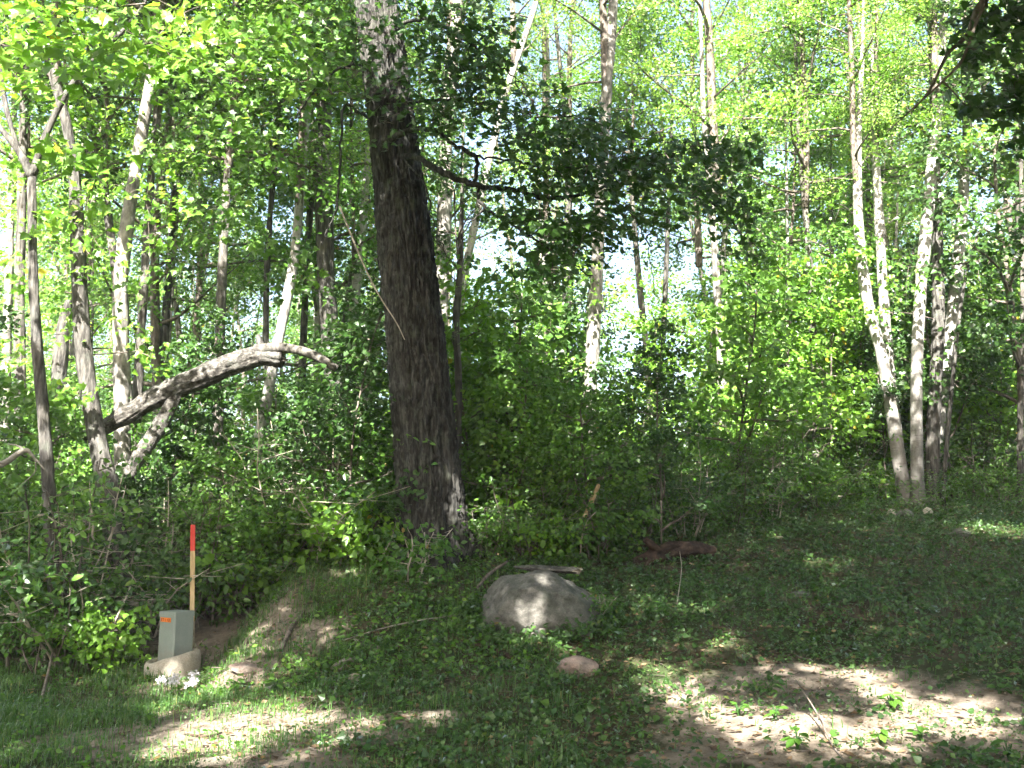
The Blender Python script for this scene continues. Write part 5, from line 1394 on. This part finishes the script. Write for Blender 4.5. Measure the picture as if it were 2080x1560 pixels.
weeds('weeds', scatter(1300, -3.4, 0.8, 9.3, 12.6, keepw), 7, .06, 'oval', M['leaf_mid'], 'weeds growing on the bank round the boulder', L=.2)
weeds('weeds', scatter(16000, -3.5, 10, 6.0, 15, lambda x, y: (.2 + .8 * clump(x, y, 2.2, 33)) * (1 - .6 * sandiness(x, y))), 6, .024, 'quad', M['leaf_weed'], 'tiny clover-like leaves carpeting the clearing', L=.1)
ra = rng.uniform(0, 6.28, 260); bx_ = BC[0] + np.cos(ra) * rng.uniform(.56, .85, 260); by_ = BC[1] + np.sin(ra) * rng.uniform(.45, .72, 260)
weeds('weeds', np.stack([bx_, by_, ground_z(bx_, by_) + rng.uniform(0, .10, 260)], 1), 7, .058, 'oval', M['leaf_weed'], 'weeds banked against the foot of the boulder', L=.2)
# taller herbs up the slope's top edge
hp = scatter(1400, 0.2, 10, 12.4, 17.8, lambda x, y: (y > 12.6 + .38 * np.maximum(x - .5, 0)) * 1.0 * clump(x, y, .9, 21))
hp2 = np.repeat(hp, 5, 0); hp2[:, 2] += rng.uniform(.05, .55, len(hp2)); hp2[:, :2] += rng.normal(0, .08, (len(hp2), 2))
weeds('weeds', hp2, 5, .075, 'lance', M['leaf_shrub'], 'tall nodding herbs along the top of the slope', L=.22, flat=.8)
# fallen leaves
lp = scatter(60000, -7, 10.5, 5.8, 17.5, lambda x, y: (.25 + .75 * clump(x, y, .8, 14)) * np.where(x < -2.6, .15, .8) * (1 - .55 * sandiness(x, y)))
n = len(lp)
a = rng.uniform(0, 6.28, n)
v, t_, tt_ = expand('quad', lp + np.array([0, 0, .012]), unit(np.stack([np.cos(a), np.sin(a), rng.uniform(-.15, .3, n)], 1)), unit(np.array([0, 0, 1.0]) + rng.normal(0, .25, (n, 3))), rng.uniform(.025, .075, n), rng.random(n))
tag(obj('leaf_litter', mesh('leaf_litter', v, [t_], M['litter'], False, tt_)), 'brown fallen leaves scattered over the forest floor', None, None, 'stuff')
# small twigs and chips over the soil
cp_ = scatter(2600, -6, 10, 6, 15, lambda x, y: .3 + .7 * sandiness(x, y))
mb = MB()
for p in cp_:
    a = rng.uniform(0, 6.28); l = rng.uniform(.02, .12)
    d = np.array([math.cos(a), math.sin(a), rng.normal(0, .1)]) * l
    mb.tube([p - d + (0, 0, .012), p + d + (0, 0, .012)], rng.uniform(.002, .005), 3)
tag(obj('twig_litter', mb.make('twig_litter', M['twig'])), 'broken twigs and chips strewn on the soil', None, None, 'stuff')

# pebbles on the bare soil
pb_v, pb_t = [], []
oct_v = np.array([[1, 0, 0], [-1, 0, 0], [0, 1, 0], [0, -1, 0], [0, 0, 1], [0, 0, -1.0]]); oct_t = np.array([[0, 2, 4], [2, 1, 4], [1, 3, 4], [3, 0, 4], [2, 0, 5], [1, 2, 5], [3, 1, 5], [0, 3, 5]])
pp_ = scatter(6000, -6, 10, 6, 12, lambda x, y: np.clip(sandiness(x, y) * 1.1 - .1, 0, 1))
for k, p in enumerate(pp_):
    r_ = rng.uniform(.004, .011) if rng.random() < .93 else rng.uniform(.012, .028)
    pb_v.append(oct_v * r_ * rng.uniform(.6, 1.3, (6, 3)) * np.array([1, 1, .7]) + p + (0, 0, r_ * .2)); pb_t.append(oct_t + 6 * k)
tag(obj('gravel', mesh('gravel', np.vstack(pb_v), [np.vstack(pb_t)], M['stone_tan'], False)), 'pebbles and grit on the bare soil', None, None, 'stuff')

# look-alikes: tell them apart by their order across the picture
same = {}
for o in list(COL.objects):
    if o.parent is None and o.get('group') and o.get('label'): same.setdefault(o['label'], []).append(o)
ORD = ['first', 'second', 'third', 'fourth', 'fifth', 'sixth', 'seventh', 'eighth', 'ninth', 'tenth']
for lab, L_ in same.items():
    if len(L_) > 1:
        L_.sort(key=lambda o: o.location.x / o.location.y)
        for k, o in enumerate(L_[:10]): o['label'] = lab + ', ' + ORD[k] + ' from left'

# ------------------------------------------------------------------ sunlit air between the trees
bpy.context.view_layer.update()
zmax = max((o.matrix_world @ Vector(c)).z for o in COL.objects if o.type == 'MESH' for c in o.bound_box)
hz_ = MB().box((0, 0, (zmax + .5 - 1.2) / 2), (300, 300, zmax + .5 + 1.2))
hm = bpy.data.materials.new('haze'); hm.use_nodes = True
hn = hm.node_tree; hn.nodes.remove(hn.nodes['Principled BSDF'])
pv = hn.nodes.new('ShaderNodeVolumePrincipled')
pv.inputs['Color'].default_value = (0.95, 0.97, 1.0, 1)
pv.inputs['Density'].default_value = 0.0010
hn.links.new(pv.outputs[0], hn.nodes['Material Output'].inputs['Volume'])
tag(obj('haze', hz_.make('haze', hm)), 'thin bright summer haze among the trees', None, None, 'stuff')
